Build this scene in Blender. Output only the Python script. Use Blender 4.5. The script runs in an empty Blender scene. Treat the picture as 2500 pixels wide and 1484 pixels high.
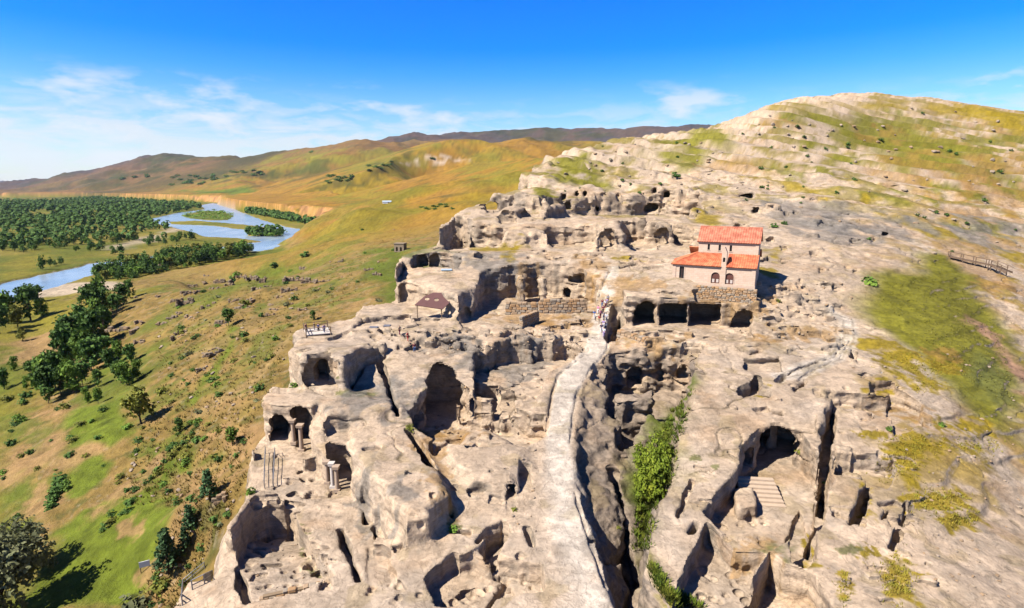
import bpy, bmesh, math, random, time
import numpy as np
from mathutils import Vector, Matrix

T0 = time.time()
random.seed(7)
rng = np.random.default_rng(7)
scene = bpy.context.scene

# ------------------------------------------------------------------ camera
PITCH = math.radians(11.68)
HTAN = 0.9004                       # tan of half the horizontal angle of view
cam_d = bpy.data.cameras.new("camera")
cam_d.sensor_fit = 'HORIZONTAL'
cam_d.angle = 2 * math.atan(HTAN)
cam_d.clip_start = 0.5
cam_d.clip_end = 30000.0
cam = bpy.data.objects.new("camera", cam_d)
scene.collection.objects.link(cam)
cam.location = (0, 0, 0)
cam.rotation_euler = (math.radians(90) - PITCH, 0, 0)
scene.camera = cam

# ------------------------------------------------------------------ sky, sun, exposure
SUN_AZ = math.radians(241.0)        # compass bearing of the sun (0 = +y, clockwise)
SUN_EL = math.radians(48.0)
SKY_STRENGTH = 0.060
world = bpy.data.worlds.new("World")
scene.world = world
world.use_nodes = True
wt = world.node_tree
wt.nodes.clear()


def N(tree, kind, **kw):
    n = tree.nodes.new(kind)
    for k, v in kw.items():
        setattr(n, k, v)
    return n


def ramp(tree, fac, stops, interp='LINEAR'):
    r = N(tree, 'ShaderNodeValToRGB')
    r.color_ramp.interpolation = interp
    el = r.color_ramp.elements
    while len(el) > 1:
        el.remove(el[-1])
    el[0].position, el[0].color = stops[0][0], (*stops[0][1], 1)
    for p, c in stops[1:]:
        e = el.new(p)
        e.color = (*c, 1)
    tree.links.new(fac, r.inputs['Fac'])
    return r.outputs['Color']


def mixc(tree, fac, a, b, mode='MIX'):
    m = N(tree, 'ShaderNodeMix', data_type='RGBA', blend_type=mode)
    for sock, val in ((m.inputs['Factor'], fac), (m.inputs['A'], a), (m.inputs['B'], b)):
        if isinstance(val, (int, float)):
            sock.default_value = val
        elif isinstance(val, tuple):
            sock.default_value = (*val, 1) if len(val) == 3 else val
        else:
            tree.links.new(val, sock)
    return m.outputs['Result']


def mth(tree, op, a, b=None, c=None, clamp=False):
    m = N(tree, 'ShaderNodeMath', operation=op, use_clamp=clamp)
    for i, v in enumerate((a, b, c)):
        if v is None:
            continue
        if isinstance(v, (int, float)):
            m.inputs[i].default_value = v
        else:
            tree.links.new(v, m.inputs[i])
    return m.outputs[0]


sky = N(wt, 'ShaderNodeTexSky', sky_type='NISHITA', sun_disc=False)
sky.sun_elevation = SUN_EL
sky.sun_rotation = SUN_AZ
sky.altitude = 500
sky.air_density = 1.0
sky.dust_density = 0.6
sky.ozone_density = 2.0
tc = N(wt, 'ShaderNodeTexCoord')
sep = N(wt, 'ShaderNodeSeparateXYZ')
wt.links.new(tc.outputs['Generated'], sep.inputs[0])
# deep azure of the photograph: the physical sky tinted by elevation, the same all the way round
tint = ramp(wt, sep.outputs["Z"], [(0.0, (0.88, 0.92, 0.96)), (0.07, (0.78, 0.90, 1.0)), (0.13, (0.46, 0.82, 1.13)), (0.175, (0.16, 0.68, 1.28)),
                                   (0.215, (0.01, 0.56, 1.42)), (0.30, (0.003, 0.52, 1.42)), (0.65, (0.003, 0.31, 0.90)), (1.0, (0.002, 0.20, 0.6))])
skycol = mixc(wt, 1.0, sky.outputs['Color'], tint, 'MULTIPLY')
# thin cloud streaks low over the hills
cmap = N(wt, 'ShaderNodeMapping')
cmap.inputs['Location'].default_value = (3.3, 1.2, 0.0)
cmap.inputs['Scale'].default_value = (7.0, 7.0, 30.0)
wt.links.new(tc.outputs['Generated'], cmap.inputs['Vector'])
cn = N(wt, 'ShaderNodeTexNoise')
cn.inputs['Scale'].default_value = 1.5
cn.inputs['Detail'].default_value = 7
cn.inputs['Roughness'].default_value = 0.62
cn.inputs['Distortion'].default_value = 0.5
wt.links.new(cmap.outputs[0], cn.inputs['Vector'])
band = ramp(wt, sep.outputs['Z'], [(0.0, (.9, .9, .9)), (0.085, (1, 1, 1)), (0.11, (.55, .55, .55)), (0.15, (0, 0, 0)), (1.0, (0, 0, 0))])
near_h = mth(wt, 'MULTIPLY', mth(wt, 'SUBTRACT', 0.14, sep.outputs['Z'], clamp=True), 1.5)
cl = ramp(wt, mth(wt, 'ADD', cn.outputs['Fac'], near_h), [(0.50, (0, 0, 0)), (0.66, (1, 1, 1))])
cfac = mth(wt, 'MULTIPLY', mth(wt, 'MULTIPLY', cl, band), 0.72)
skycol = mixc(wt, cfac, skycol, (5.0, 5.2, 5.5))
# a few small fair-weather puffs above the hills
pmap = N(wt, 'ShaderNodeMapping')
pmap.inputs['Location'].default_value = (1.7, 0.4, 0.2)
pmap.inputs['Scale'].default_value = (6.0, 6.0, 19.0)
wt.links.new(tc.outputs['Generated'], pmap.inputs['Vector'])
pn = N(wt, 'ShaderNodeTexNoise')
pn.inputs['Scale'].default_value = 1.0
pn.inputs['Detail'].default_value = 9
pn.inputs['Roughness'].default_value = 0.58
wt.links.new(pmap.outputs[0], pn.inputs['Vector'])
puff = ramp(wt, pn.outputs['Fac'], [(0.55, (0, 0, 0)), (0.66, (1, 1, 1))])
pband = ramp(wt, sep.outputs['Z'], [(0.06, (.5, .5, .5)), (0.10, (1, 1, 1)), (0.14, (.8, .8, .8)), (0.17, (0, 0, 0))])
skycol = mixc(wt, mth(wt, 'MULTIPLY', mth(wt, 'MULTIPLY', puff, pband), .75), skycol, (5.4, 5.5, 5.8))
bg = N(wt, 'ShaderNodeBackground')
bg.inputs['Strength'].default_value = SKY_STRENGTH
wt.links.new(skycol, bg.inputs['Color'])
wo = N(wt, 'ShaderNodeOutputWorld')
wt.links.new(bg.outputs[0], wo.inputs[0])

sun_d = bpy.data.lights.new("sun", 'SUN')
sun_d.energy = 5.0
sun_d.angle = math.radians(0.5)
sun_d.color = (1.0, 0.92, 0.82)
sun = bpy.data.objects.new("sun", sun_d)
scene.collection.objects.link(sun)
SUN_DIR = Vector((math.sin(SUN_AZ) * math.cos(SUN_EL), math.cos(SUN_AZ) * math.cos(SUN_EL), math.sin(SUN_EL)))
sun.rotation_euler = SUN_DIR.to_track_quat('Z', 'Y').to_euler()
sun.location = (0, 0, 100)

scene.view_settings.view_transform = 'Standard'
scene.view_settings.look = 'None'
scene.view_settings.exposure = 1.48
scene.view_settings.gamma = 1.0
scene.view_settings.use_curve_mapping = False
scene.cycles.max_bounces = 5
scene.cycles.diffuse_bounces = 2
scene.cycles.use_denoising = True

# ------------------------------------------------------------------ small numeric helpers
CP, SP = math.cos(PITCH), math.sin(PITCH)
F = 1250 / HTAN                     # surveying scale: sight lines are noted in units of 1/2500 of the view's width


def ray(u, v):
    """sight line -> (x/y, z/y)"""
    u = np.asarray(u, float)
    v = np.asarray(v, float)
    X = (u - 1250) / F
    Y = (742 - v) / F
    yf = CP + SP * Y
    return X / yf, (-SP + CP * Y) / yf


def smooth(x, a, b):
    t = np.clip((x - a) / (b - a), 0, 1)
    return t * t * (3 - 2 * t)


_perm = np.random.default_rng(3).permutation(4096).astype(np.int32)
_val = (np.random.default_rng(4).random(4096) * 2 - 1).astype(np.float32)


def _h(i, j, k):
    return _val[_perm[(_perm[(_perm[i & 4095] + j) & 4095] + k) & 4095]]


def noise3(x, y, z):
    xi, yi, zi = np.floor(x), np.floor(y), np.floor(z)
    fx, fy, fz = (x - xi).astype(np.float32), (y - yi).astype(np.float32), (z - zi).astype(np.float32)
    xi, yi, zi = xi.astype(np.int32), yi.astype(np.int32), zi.astype(np.int32)
    fx = fx * fx * (3 - 2 * fx)
    fy = fy * fy * (3 - 2 * fy)
    fz = fz * fz * (3 - 2 * fz)
    c = 0
    out = 0
    for dz, wz in ((0, 1 - fz), (1, fz)):
        for dy, wy in ((0, 1 - fy), (1, fy)):
            for dx, wx in ((0, 1 - fx), (1, fx)):
                out = out + _h(xi + dx, yi + dy, zi + dz) * (wx * wy * wz)
    return out


def fbm(x, y, z=0.0, s=1.0, octv=3, gain=.5):
    x = np.asarray(x, np.float32) / s
    y = np.asarray(y, np.float32) / s
    z = (np.asarray(z, np.float32) + 0 * x) / s
    out = 0
    a = 1.0
    for o in range(octv):
        out = out + a * noise3(x + 17.3 * o, y + 9.1 * o, z + 4.7 * o)
        x, y, z = x * 2.03, y * 2.03, z * 2.03
        a *= gain
    return out


def tps_fit(px, py, val, lam=1e-4):
    P = np.stack([px, py], 1)
    n = len(P)
    D = np.linalg.norm(P[:, None] - P[None], axis=2)
    K = np.where(D > 0, D * D * np.log(D + 1e-12), 0) + lam * np.eye(n)
    A = np.zeros((n + 3, n + 3))
    A[:n, :n] = K
    A[:n, n] = 1
    A[:n, n + 1:] = P
    A[n, :n] = 1
    A[n + 1:, :n] = P.T
    return P, np.linalg.solve(A, np.concatenate([val, np.zeros(3)]))


def tps_eval(fit, a, s):
    P, w = fit
    n = len(P)
    out = w[n] + w[n + 1] * a + w[n + 2] * s
    for i in range(n):
        r2 = (a - P[i, 0]) ** 2 + (s - P[i, 1]) ** 2
        out = out + w[i] * 0.5 * r2 * np.log(r2 + 1e-18)
    return out


def poly_sd(poly, x, y):
    """signed distance to polygon (negative inside)"""
    poly = np.asarray(poly, float)
    d = np.full(np.shape(x), 1e9)
    ins = np.zeros(np.shape(x), bool)
    n = len(poly)
    for i in range(n):
        ax, ay = poly[i]
        bx, by = poly[(i + 1) % n]
        ex, ey = bx - ax, by - ay
        wx, wy = x - ax, y - ay
        t = np.clip((wx * ex + wy * ey) / (ex * ex + ey * ey + 1e-12), 0, 1)
        d = np.minimum(d, (wx - ex * t) ** 2 + (wy - ey * t) ** 2)
        cond = ((ay <= y) & (by > y)) | ((by <= y) & (ay > y))
        xc = ax + (y - ay) / (by - ay if by != ay else 1e-12) * ex
        ins ^= cond & (x < xc)
    d = np.sqrt(d)
    return np.where(ins, -d, d)


def line_d(poly, x, y):
    d = np.full(np.shape(x), 1e9)
    for i in range(len(poly) - 1):
        ax, ay = poly[i]
        bx, by = poly[i + 1]
        ex, ey = bx - ax, by - ay
        wx, wy = x - ax, y - ay
        t = np.clip((wx * ex + wy * ey) / (ex * ex + ey * ey + 1e-12), 0, 1)
        d = np.minimum(d, (wx - ex * t) ** 2 + (wy - ey * t) ** 2)
    return np.sqrt(d)

# ------------------------------------------------------------------ the lie of the land
# survey points of the rock plateau and the ridge: sight line (u, v) and distance ahead in metres
PA = []
for v, row in {
    1484: [(300, 43), (560, 41), (900, 40), (1400, 39), (1700, 38), (2100, 38), (2500, 39)],
    1300: [(400, 52), (560, 50), (800, 49), (1100, 48), (1400, 48), (1650, 47), (2000, 47), (2300, 48), (2500, 51)],
    1150: [(640, 58), (900, 57), (1100, 57), (1370, 57), (1700, 56), (2000, 56), (2300, 58), (2500, 63)],
    1000: [(660, 70), (850, 69), (1100, 68), (1350, 69), (1700, 66), (2000, 67), (2250, 69), (2500, 76)],
    900: [(720, 80), (900, 80), (1150, 79), (1400, 80), (1700, 78), (2000, 78), (2250, 81), (2500, 91)],
    820: [(730, 90), (950, 90), (1200, 89), (1450, 92), (1900, 90), (2100, 91), (2350, 96), (2500, 104)],
    860: [(1600, 86)],
    750: [(880, 100), (1100, 101), (1300, 103), (1480, 104), (1850, 99), (2050, 101), (2300, 107), (2500, 117)],
    720: [(1600, 99.5), (1720, 100)],
    690: [(980, 110), (1200, 112), (1440, 112), (1745, 105), (1900, 106), (2100, 111), (2300, 119), (2500, 131)],
    640: [(1000, 121), (1200, 122), (1400, 122), (1600, 117), (1900, 118), (2150, 126), (2350, 137), (2500, 148)],
    590: [(1080, 135), (1300, 136), (1550, 135), (1900, 135), (2200, 145), (2500, 168)],
    540: [(1100, 152), (1300, 155), (1600, 152), (1900, 155), (2200, 168), (2500, 192)],
    500: [(1180, 172), (1350, 175), (1600, 178), (1900, 178), (2200, 192), (2500, 220)],
    450: [(1290, 200), (1500, 205), (1800, 208), (2100, 222), (2500, 255)],
    400: [(1310, 235), (1600, 240), (1900, 240), (2200, 262), (2500, 290)],
    350: [(1460, 275), (1650, 285), (1800, 272), (2000, 285), (2250, 315), (2500, 338)],
    300: [(1880, 300), (2000, 310), (2200, 345), (2500, 372)],
}.items():
    for u, y in row:
        PA.append((u, v, y))
PA += [(1480, 347, 300), (1560, 344, 305), (1640, 334, 320), (1700, 330, 322), (1770, 322, 325), (1815, 300, 330), (1850, 278, 322), (1950, 250, 352), (2150, 244, 385),
       (2300, 257, 400), (2500, 277, 420)]
pa = np.array(PA, float)
aA, eA = ray(pa[:, 0], pa[:, 1])
sA = np.log(pa[:, 2])
# ground beyond the skyline, below and beside the camera (x, y, z)
XA = np.array([(60, 420, 6), (160, 470, 30), (240, 520, 48), (330, 560, 55), (450, 560, 40), (90, 650, -20), (250, 750, 20), (450, 800, 25),
               (-20, 24, -33), (10, 24, -33.5), (30, 22, -33), (-5, 16, -33), (20, 14, -33)], float)
aA = np.concatenate([aA, XA[:, 0] / XA[:, 1]])
eA = np.concatenate([eA, XA[:, 2] / XA[:, 1]])
sA = np.concatenate([sA, np.log(XA[:, 1])])
FIT_A = tps_fit(aA, sA, eA)

# the valley side, the plain and the far hills: sight line and height
PB = [(200, 1380, -56), (50, 1450, -58), (400, 1450, -54), (480, 1350, -50), (500, 1200, -48), (300, 1200, -53), (100, 1150, -57),
      (450, 1050, -48), (250, 1000, -53), (600, 1000, -42), (650, 900, -40), (550, 850, -42), (400, 850, -47), (280, 800, -53),
      (700, 800, -37), (600, 700, -38), (400, 720, -46), (320, 700, -53), (800, 700, -34), (640, 640, -47), (700, 620, -43), (760, 590, -42),
      (850, 620, -33), (900, 560, -30), (950, 600, -29), (820, 560, -36), (50, 900, -61), (100, 800, -61.5), (200, 860, -58), (180, 950, -57),
      (0, 1050, -60), (0, 1250, -59.5), (1050, 540, -24), (1000, 620, -27), (450, 690, -50), (550, 640, -52)]
pb = np.array(PB, float)
aB, eB = ray(pb[:, 0], pb[:, 1])
yB = pb[:, 2] / eB
PBy = [(850, 520, 480), (1000, 520, 470), (1100, 500, 450), (1000, 480, 620), (1200, 480, 560), (900, 480, 800), (1150, 430, 760),
       (1290, 430, 620), (1000, 430, 900), (1300, 385, 900), (1180, 375, 1150), (1090, 362, 1250), (1000, 395, 1300), (900, 420, 1300),
       (800, 440, 1500), (850, 475, 1050), (760, 470, 1300), (700, 470, 1700), (600, 465, 1900), (560, 475, 1850), (480, 470, 2000), (400, 468, 2100),
       (700, 410, 2000), (620, 430, 2200), (800, 385, 1900), (900, 360, 2000), (950, 350, 2300), (1060, 345, 2300),
       (500, 440, 2600), (600, 400, 3200), (720, 351, 3400), (780, 346, 3400), (860, 347, 3300), (400, 440, 3200), (300, 460, 3000),
       (420, 377, 5200), (300, 402, 5200), (350, 385, 5200), (480, 390, 5000), (540, 396, 4800), (600, 392, 4500), (660, 376, 4000), (160, 428, 5500), (60, 448, 6000), (-60, 455, 6500),
       (200, 455, 4000), (100, 470, 3500),
       (900, 352, 5200), (940, 343, 5200), (1020, 326, 5400), (1090, 328, 5400), (1200, 334, 5500), (1350, 330, 5500), (1500, 319, 5500), (1650, 312, 5600), (1800, 307, 5600),
       (1100, 350, 4200), (1300, 352, 4200), (1500, 345, 4200), (1250, 365, 3000), (1450, 360, 3000), (1350, 378, 1600), (2200, 310, 5600), (2600, 310, 5600)]
pq = np.array(PBy, float)
aq, eq = ray(pq[:, 0], pq[:, 1])
aB = np.concatenate([aB, aq])
eB = np.concatenate([eB, eq])
yB = np.concatenate([yB, pq[:, 2]])
XB = np.array([(-30, 40, -47), (-31, 50, -46), (-24, 24, -46), (-45, 75, -43), (-60, 40, -54), (-80, 30, -60), (-20, 110, -36), (-10, 150, -30), (20, 200, -26),
               (50, 260, -18), (80, 330, -8), (-500, 400, -68), (-700, 600, -68), (-900, 900, -68), (-600, 1000, -68), (-450, 1500, -68), (-1500, 1500, -66),
               (-1000, 2200, -66), (-2000, 2600, -62), (-300, 900, -68), (-250, 500, -68), (-160, 300, -64), (-250, 250, -64), (-100, 100, -60), (-60, 18, -58), (-20, 14, -50),
               (100, 700, -5), (200, 1000, 20), (600, 1200, 30), (900, 1200, 30), (100, 1500, 30), (700, 2500, 60), (2500, 2500, 100),
               (-1500, 9000, 60), (0, 9000, 120), (2000, 9000, 200), (-6000, 9000, 0), (-9000, 9000, 0), (6000, 9000, 200), (-3500, 3500, -62)], float)
XB = np.concatenate([XB, [(-.30 * 2700, 2700, -25), (-.16 * 2100, 2100, 18), (-.05 * 1900, 1900, 15), (.06 * 1700, 1700, 5), (.2 * 1700, 1700, 20), (-.05 * 3200, 3200, 60), (.1 * 3300, 3300, 60), (.25 * 3300, 3300, 60),
                         (-.37 * 5400, 5400, 60), (-.5 * 7200, 7200, 20), (-.28 * 5400, 5400, 130), (-.62 * 7500, 7500, -20), (-.78 * 7500, 7500, -40), (-.42 * 4300, 4300, 10), (-.1 * 4600, 4600, 150), (.12 * 4600, 4600, 150)]])
aB = np.concatenate([aB, XB[:, 0] / XB[:, 1]])
eB = np.concatenate([eB, XB[:, 2] / XB[:, 1]])
yB = np.concatenate([yB, XB[:, 1]])
FIT_B = tps_fit(aB, np.log(yB), eB, 3e-4)


def unproj_A(pts):
    """meet sight lines with the smooth plateau layer"""
    S = np.linspace(math.log(20), math.log(600), 500)
    res = []
    for u, v in pts:
        a, e = ray(u, v)
        h = tps_eval(FIT_A, np.full(500, a), S)
        k = np.argmax(e <= h)
        res.append((a * math.exp(S[k]), math.exp(S[k])))
    return res


# edge of the plateau in plan: the left cliff, the crest of the ridge and far round the back
EDGE = unproj_A([(385, 1500), (420, 1440), (455, 1385), (515, 1375), (528, 1310), (556, 1250), (598, 1190), (612, 1110), (612, 1060), (640, 1010), (660, 960), (700, 900), (722, 815),
                 (790, 785), (850, 755), (875, 700), (960, 690), (985, 655), (980, 612), (1070, 590), (1100, 530), (1150, 500), (1190, 490), (1270, 465), (1280, 430),
                 (1310, 405), (1380, 372), (1450, 362)])
EDGE += [(60, 330), (95, 420), (200, 620), (500, 900), (1200, 900), (900, 300), (500, 100), (120, 6), (-27, 6), (-28, 20), (-29, 30)]
EDGE = [(float(x), float(y)) for x, y in EDGE]

PLAIN_Z = -62.0
RIVER1 = [(-60, 705), (0, 690), (70, 675), (150, 657), (215, 642), (330, 628), (450, 612), (560, 597), (600, 592), (690, 600), (640, 612), (540, 612), (440, 624), (330, 645), (240, 662), (190, 682),
          (110, 708), (60, 726), (0, 742), (-80, 770)]
RIVER2 = [(560, 596), (640, 588), (590, 581), (500, 577), (478, 567), (430, 556), (385, 545), (360, 535), (425, 520), (500, 510), (490, 500), (520, 495), (555, 500), (585, 515),
          (640, 536), (700, 553), (765, 562), (750, 580), (700, 602), (640, 609)]
RIVER3 = [(120, 490), (180, 487), (230, 490), (180, 493), (130, 494)]
ISLES = [[(440, 525), (490, 514), (540, 514), (573, 526), (560, 536), (510, 537), (460, 532)],
         [(405, 541), (480, 538), (560, 544), (640, 552), (690, 560), (690, 574), (605, 574), (600, 560), (520, 550), (420, 546)],
         [(480, 578), (560, 578), (600, 586), (585, 592), (520, 600), (490, 600)]]


def plain_xy(pts):
    out = []
    for u, v in pts:
        a, e = ray(u, v)
        y = PLAIN_Z / e
        out.append((float(a * y), float(y)))
    return out


BLUFF_XY = plain_xy([(-400, 481), (0, 481), (200, 481), (340, 486), (440, 490), (520, 494), (575, 510), (620, 519), (690, 529), (745, 541), (792, 552), (775, 563), (755, 576), (700, 604), (620, 618),
                     (300, 760), (0, 900), (-400, 900)])
RIV_XY = [plain_xy(r) for r in (RIVER1, RIVER2, RIVER3)]
ISLE_XY = [plain_xy(r) for r in ISLES]


def base_height(A, S):
    """height of the land before anything is hewn into it, on lattice a = x/y, s = ln y; also plateau mask"""
    Y = np.exp(S)
    X = A * Y
    hA = tps_eval(FIT_A, A, S) * Y
    hB = tps_eval(FIT_B, A, S) * Y
    # relief of the hills, coarser and taller with distance
    w1 = smooth(Y, 900, 2600)
    w2 = smooth(Y, 330, 900)
    w3 = smooth(Y, 120, 300)
    hill = smooth(hB, PLAIN_Z + 2, PLAIN_Z + 28)
    n1 = 1 - np.abs(fbm(X, Y, 0, 620, 4))
    n2 = 1 - np.abs(fbm(X, Y, 3, 190, 4))
    n3 = fbm(X, Y, 7, 34, 4)
    far = smooth(Y, 2800, 4500)
    hB = hB + hill * (w1 * (n1 - .70) * (42 + 28 * far) + w2 * (n2 - .62) * 19 + w3 * n3 * 1.6)
    hB = hB + fbm(X, Y, 1, 9, 3) * .55 * smooth(Y, 40, 70) + fbm(X, Y, 2, 3, 2) * .16
    # river plain, with an eroded bluff where the hills end
    gul = fbm(X, Y, 5, 60, 3)
    bl = smooth(hB + gul * 5 * w2, PLAIN_Z + 2.0, PLAIN_Z + 8.0) * w2 + (1 - w2) * smooth(hB, PLAIN_Z - .5, PLAIN_Z + 2)
    hB = PLAIN_Z + .25 * fbm(X, Y, 4, 25, 3) * 1 + bl * np.maximum(hB - PLAIN_Z, 0)
    bd = poly_sd(BLUFF_XY, X, Y)
    bw = smooth(Y, 560, 800) * smooth(hB, PLAIN_Z - 8, PLAIN_Z - 2)
    gl = 1 - np.abs(fbm(X, Y, 2, 75, 3))
    lift = smooth(bd - (gl - .6) * 34, 0, 26) * np.clip(27 - (hB - PLAIN_Z), 0, 27)
    hB = np.where((bd > 0) & (Y > 560), np.minimum(hB, PLAIN_Z + 25 + .085 * bd + .22 * np.clip(bd - 150, 0, None) + 40 * (1 - smooth(Y, 560, 800))), hB)
    hB = np.where((bw > 0) & (bd < 0), hB + (PLAIN_Z + .2 * fbm(X, Y, 4, 25, 3) - hB) * bw, hB + np.where(bd > 0, lift, 0) * bw)
    for r in RIV_XY:
        d = poly_sd(r, X, Y)
        wob = fbm(X, Y, 9, 14, 3) * 3
        bed = smooth(d + wob, 2.0, -4.0)
        for isl in ISLE_XY:
            bed = bed * smooth(poly_sd(isl, X, Y) + wob, -3, 2)
        hB = hB - bed * 2.6 * smooth(-hB, -PLAIN_Z - 9, -PLAIN_Z - 2)
    # ledges and boulder bands on the ridge
    r1 = smooth(Y, 140, 200)
    t = hA + .20 * X + .35 * fbm(X, Y, 2, 34, 2) * 5
    per = 5.5
    fr = t / per - np.floor(t / per)
    ledge = (smooth(fr, .0, .28) - fr) * per
    rgd = smooth(A, .30, .42) * 0 + 1
    left_r = smooth(A, .48, .30)                                # the broken middle ridge; smooth slabs to its right
    hA = hA + r1 * (ledge * .62 + fbm(X, Y * .7, 6, 30, 3) * 1.6 + np.abs(fbm(X, Y, 8, 7, 3)) * (.25 + 1.1 * left_r))
    t2 = hA + .10 * X - .05 * Y + fbm(X, Y, 4, 16, 3) * 1.2
    f2 = t2 / 1.4 - np.floor(t2 / 1.4)
    hA = hA + smooth(A, .42, .62) * (1 - r1) * (smooth(f2, 0, .22) - f2) * 1.4 * .38
    d = poly_sd(EDGE, X, Y)
    wob = fbm(X, Y, 12, 11, 3) * np.clip(Y / 90, .6, 2.5)
    dd = d + wob
    m = smooth(dd, 2.6 + .008 * Y, -1.0 - .002 * Y)
    hA = hA - smooth(-dd, 9, 0) * 1.2
    H = hB + m * (hA - hB)
    return H, m


# lattice of the hewn plateau
DA, DS, DW = 0.0028, 0.0046, 0.0028
BL = 8
a_lo, a_hi = -0.80, 1.16
s_lo, s_hi = math.log(25.0), math.log(225.0)
NI = int(math.ceil((a_hi - a_lo) / DA / BL)) * BL
NJ = int(math.ceil((s_hi - s_lo) / DS / BL)) * BL
w_lo = -1.95
NK = int(math.ceil((0.28 - w_lo) / DW / BL)) * BL
ga = a_lo + DA * np.arange(NI + 1)
gs = s_lo + DS * np.arange(NJ + 1)
gw = w_lo + DW * np.arange(NK + 1)
GA, GS = np.meshgrid(ga, gs, indexing='ij')
GY = np.exp(GS)
GX = GA * GY
H0, M0 = base_height(GA, GS)
Hc = H0.copy()
print("base height", round(time.time() - T0, 1), NI, NJ, NK)


def march(u, v, H=None):
    """first meeting of a sight line with the land as hewn so far"""
    H = Hc if H is None else H
    a, e = ray(u, v)
    if H is Hc and (a < a_lo + .005 or a > a_hi - .005) and 'HF' in globals():
        return sheet_hit(a, e)
    fi = (a - a_lo) / DA
    i = int(np.clip(fi, 0, NI - 1))
    f = min(max(fi - i, 0), 1)
    col = H[i] * (1 - f) + H[i + 1] * f
    y = GY[0]
    below = e * y <= col
    if not below.any():
        k = NJ
    else:
        k = int(np.argmax(below))
    if k > 0 and below.any():
        d0 = e * y[k - 1] - col[k - 1]
        d1 = e * y[k] - col[k]
        t = d0 / (d0 - d1 + 1e-9)
        yy = y[k - 1] + (y[k] - y[k - 1]) * t
    else:
        yy = y[k]
    return float(a * yy), float(yy), float(e * yy)


def P3(pts, H=None):
    out = []
    for p in pts:
        if len(p) == 3:
            a, e = ray(p[0], p[1])
            out.append((float(a * p[2]), float(p[2]), float(e * p[2])))
        else:
            out.append(march(p[0], p[1], H))
    return np.array(out)


PRIMS = []


def _box_idx(mask):
    ii = np.where(mask.any(1))[0]
    jj = np.where(mask.any(0))[0]
    return (ii[0], ii[-1], jj[0], jj[-1]) if len(ii) else None


def cut(pts, depth=None, z=None, g=0.0, gx=0.0, wob=.45, k=.16, H=None, grow=0):
    """take away all rock over a floor inside an outline"""
    global Hc
    P = P3(pts, H)
    xy = P[:, :2]
    cx, cy = xy.mean(0)
    if z is None:
        z = P[:, 2].mean() - depth
    d2 = (poly_sd(xy, GX, GY) - grow).astype(np.float32)
    near = d2 < 4
    if wob:
        d2 = d2 + wob * fbm(GX, GY, 3.3, 2.6, 3).astype(np.float32) * near
    fl = (z + g * (GY - cy) + gx * (GX - cx)).astype(np.float32)
    PRIMS.append(('cut', d2, fl, k, _box_idx(d2 < 1.5)))
    Hc = np.where(d2 < 0, np.minimum(Hc, fl), Hc)
    return P


def hew(u, v, w, l, rz, dz):
    """small squared cutting (dz < 0) or standing block (dz > 0)"""
    global Hc
    x, y, z = march(u, v)
    r = math.hypot(w, l) * .6 + 1.5
    al, ah = (x - r) / (y + r * np.sign(x - r)), (x + r) / (y - r * np.sign(x + r))
    i0, i1 = int(np.clip((al - a_lo) / DA, 0, NI - 1)), int(np.clip((ah - a_lo) / DA + 1, 1, NI))
    j0, j1 = int(np.clip((math.log(y - r) - s_lo) / DS, 0, NJ - 1)), int(np.clip((math.log(y + r) - s_lo) / DS + 1, 1, NJ))
    if i1 <= i0 or j1 <= j0:
        return
    X, Y = GX[i0:i1 + 1, j0:j1 + 1], GY[i0:i1 + 1, j0:j1 + 1]
    c, s = math.cos(rz), math.sin(rz)
    p, q = (X - x) * c + (Y - y) * s, -(X - x) * s + (Y - y) * c
    d2 = np.maximum(np.abs(p) - w / 2, np.abs(q) - l / 2) + .18 * fbm(X, Y, 6.6, 1.2, 2)
    d2 = d2.astype(np.float32)
    h = Hc[i0:i1 + 1, j0:j1 + 1]
    lv = (h + dz if dz < 0 else np.full_like(h, z + dz)).astype(np.float32)
    PRIMS.append(('raw', 'cut' if dz < 0 else 'add', d2, lv, .12, (i0, i1, j0, j1)))
    Hc[i0:i1 + 1, j0:j1 + 1] = np.where(d2 < 0, np.minimum(h, lv) if dz < 0 else np.maximum(h, lv), h)


def groove(pts, width, depth, k=.2, wob=.25):
    global Hc
    P = P3(pts)
    d2 = (line_d(P[:, :2], GX, GY) - width / 2 + wob * fbm(GX, GY, 1.1, 2.0, 2)).astype(np.float32)
    fl = (Hc - depth).astype(np.float32)
    PRIMS.append(('cut', d2, fl, k, _box_idx(d2 < 1.5)))
    Hc = np.where(d2 < 0, np.minimum(Hc, fl), Hc)


def raise_(pts, height=None, z=None, g=0., gx=0., k=.8, wob=.5, H=None):
    global Hc
    P = P3(pts, H)
    xy = P[:, :2]
    cx, cy = xy.mean(0)
    if z is None:
        z = P[:, 2].mean() + height
    d2 = poly_sd(xy, GX, GY).astype(np.float32)
    d2 = d2 + wob * fbm(GX, GY, 5.3, 3.0, 3).astype(np.float32) * (d2 < 5)
    tp = (z + g * (GY - cy) + gx * (GX - cx)).astype(np.float32)
    PRIMS.append(('add', d2, tp, k, _box_idx(d2 < 2.5)))
    Hc = np.where(d2 < 0, np.maximum(Hc, tp), Hc)
    return P


def soften(pts, dh, bank):
    """gentle heave (+) or sag (-) of the ground inside an outline"""
    global Hc, H0
    P = P3(pts)
    d = poly_sd(P[:, :2], GX, GY)
    b = smooth(-d, 0, bank) * dh
    H0 = H0 + b
    Hc = Hc + b


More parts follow.
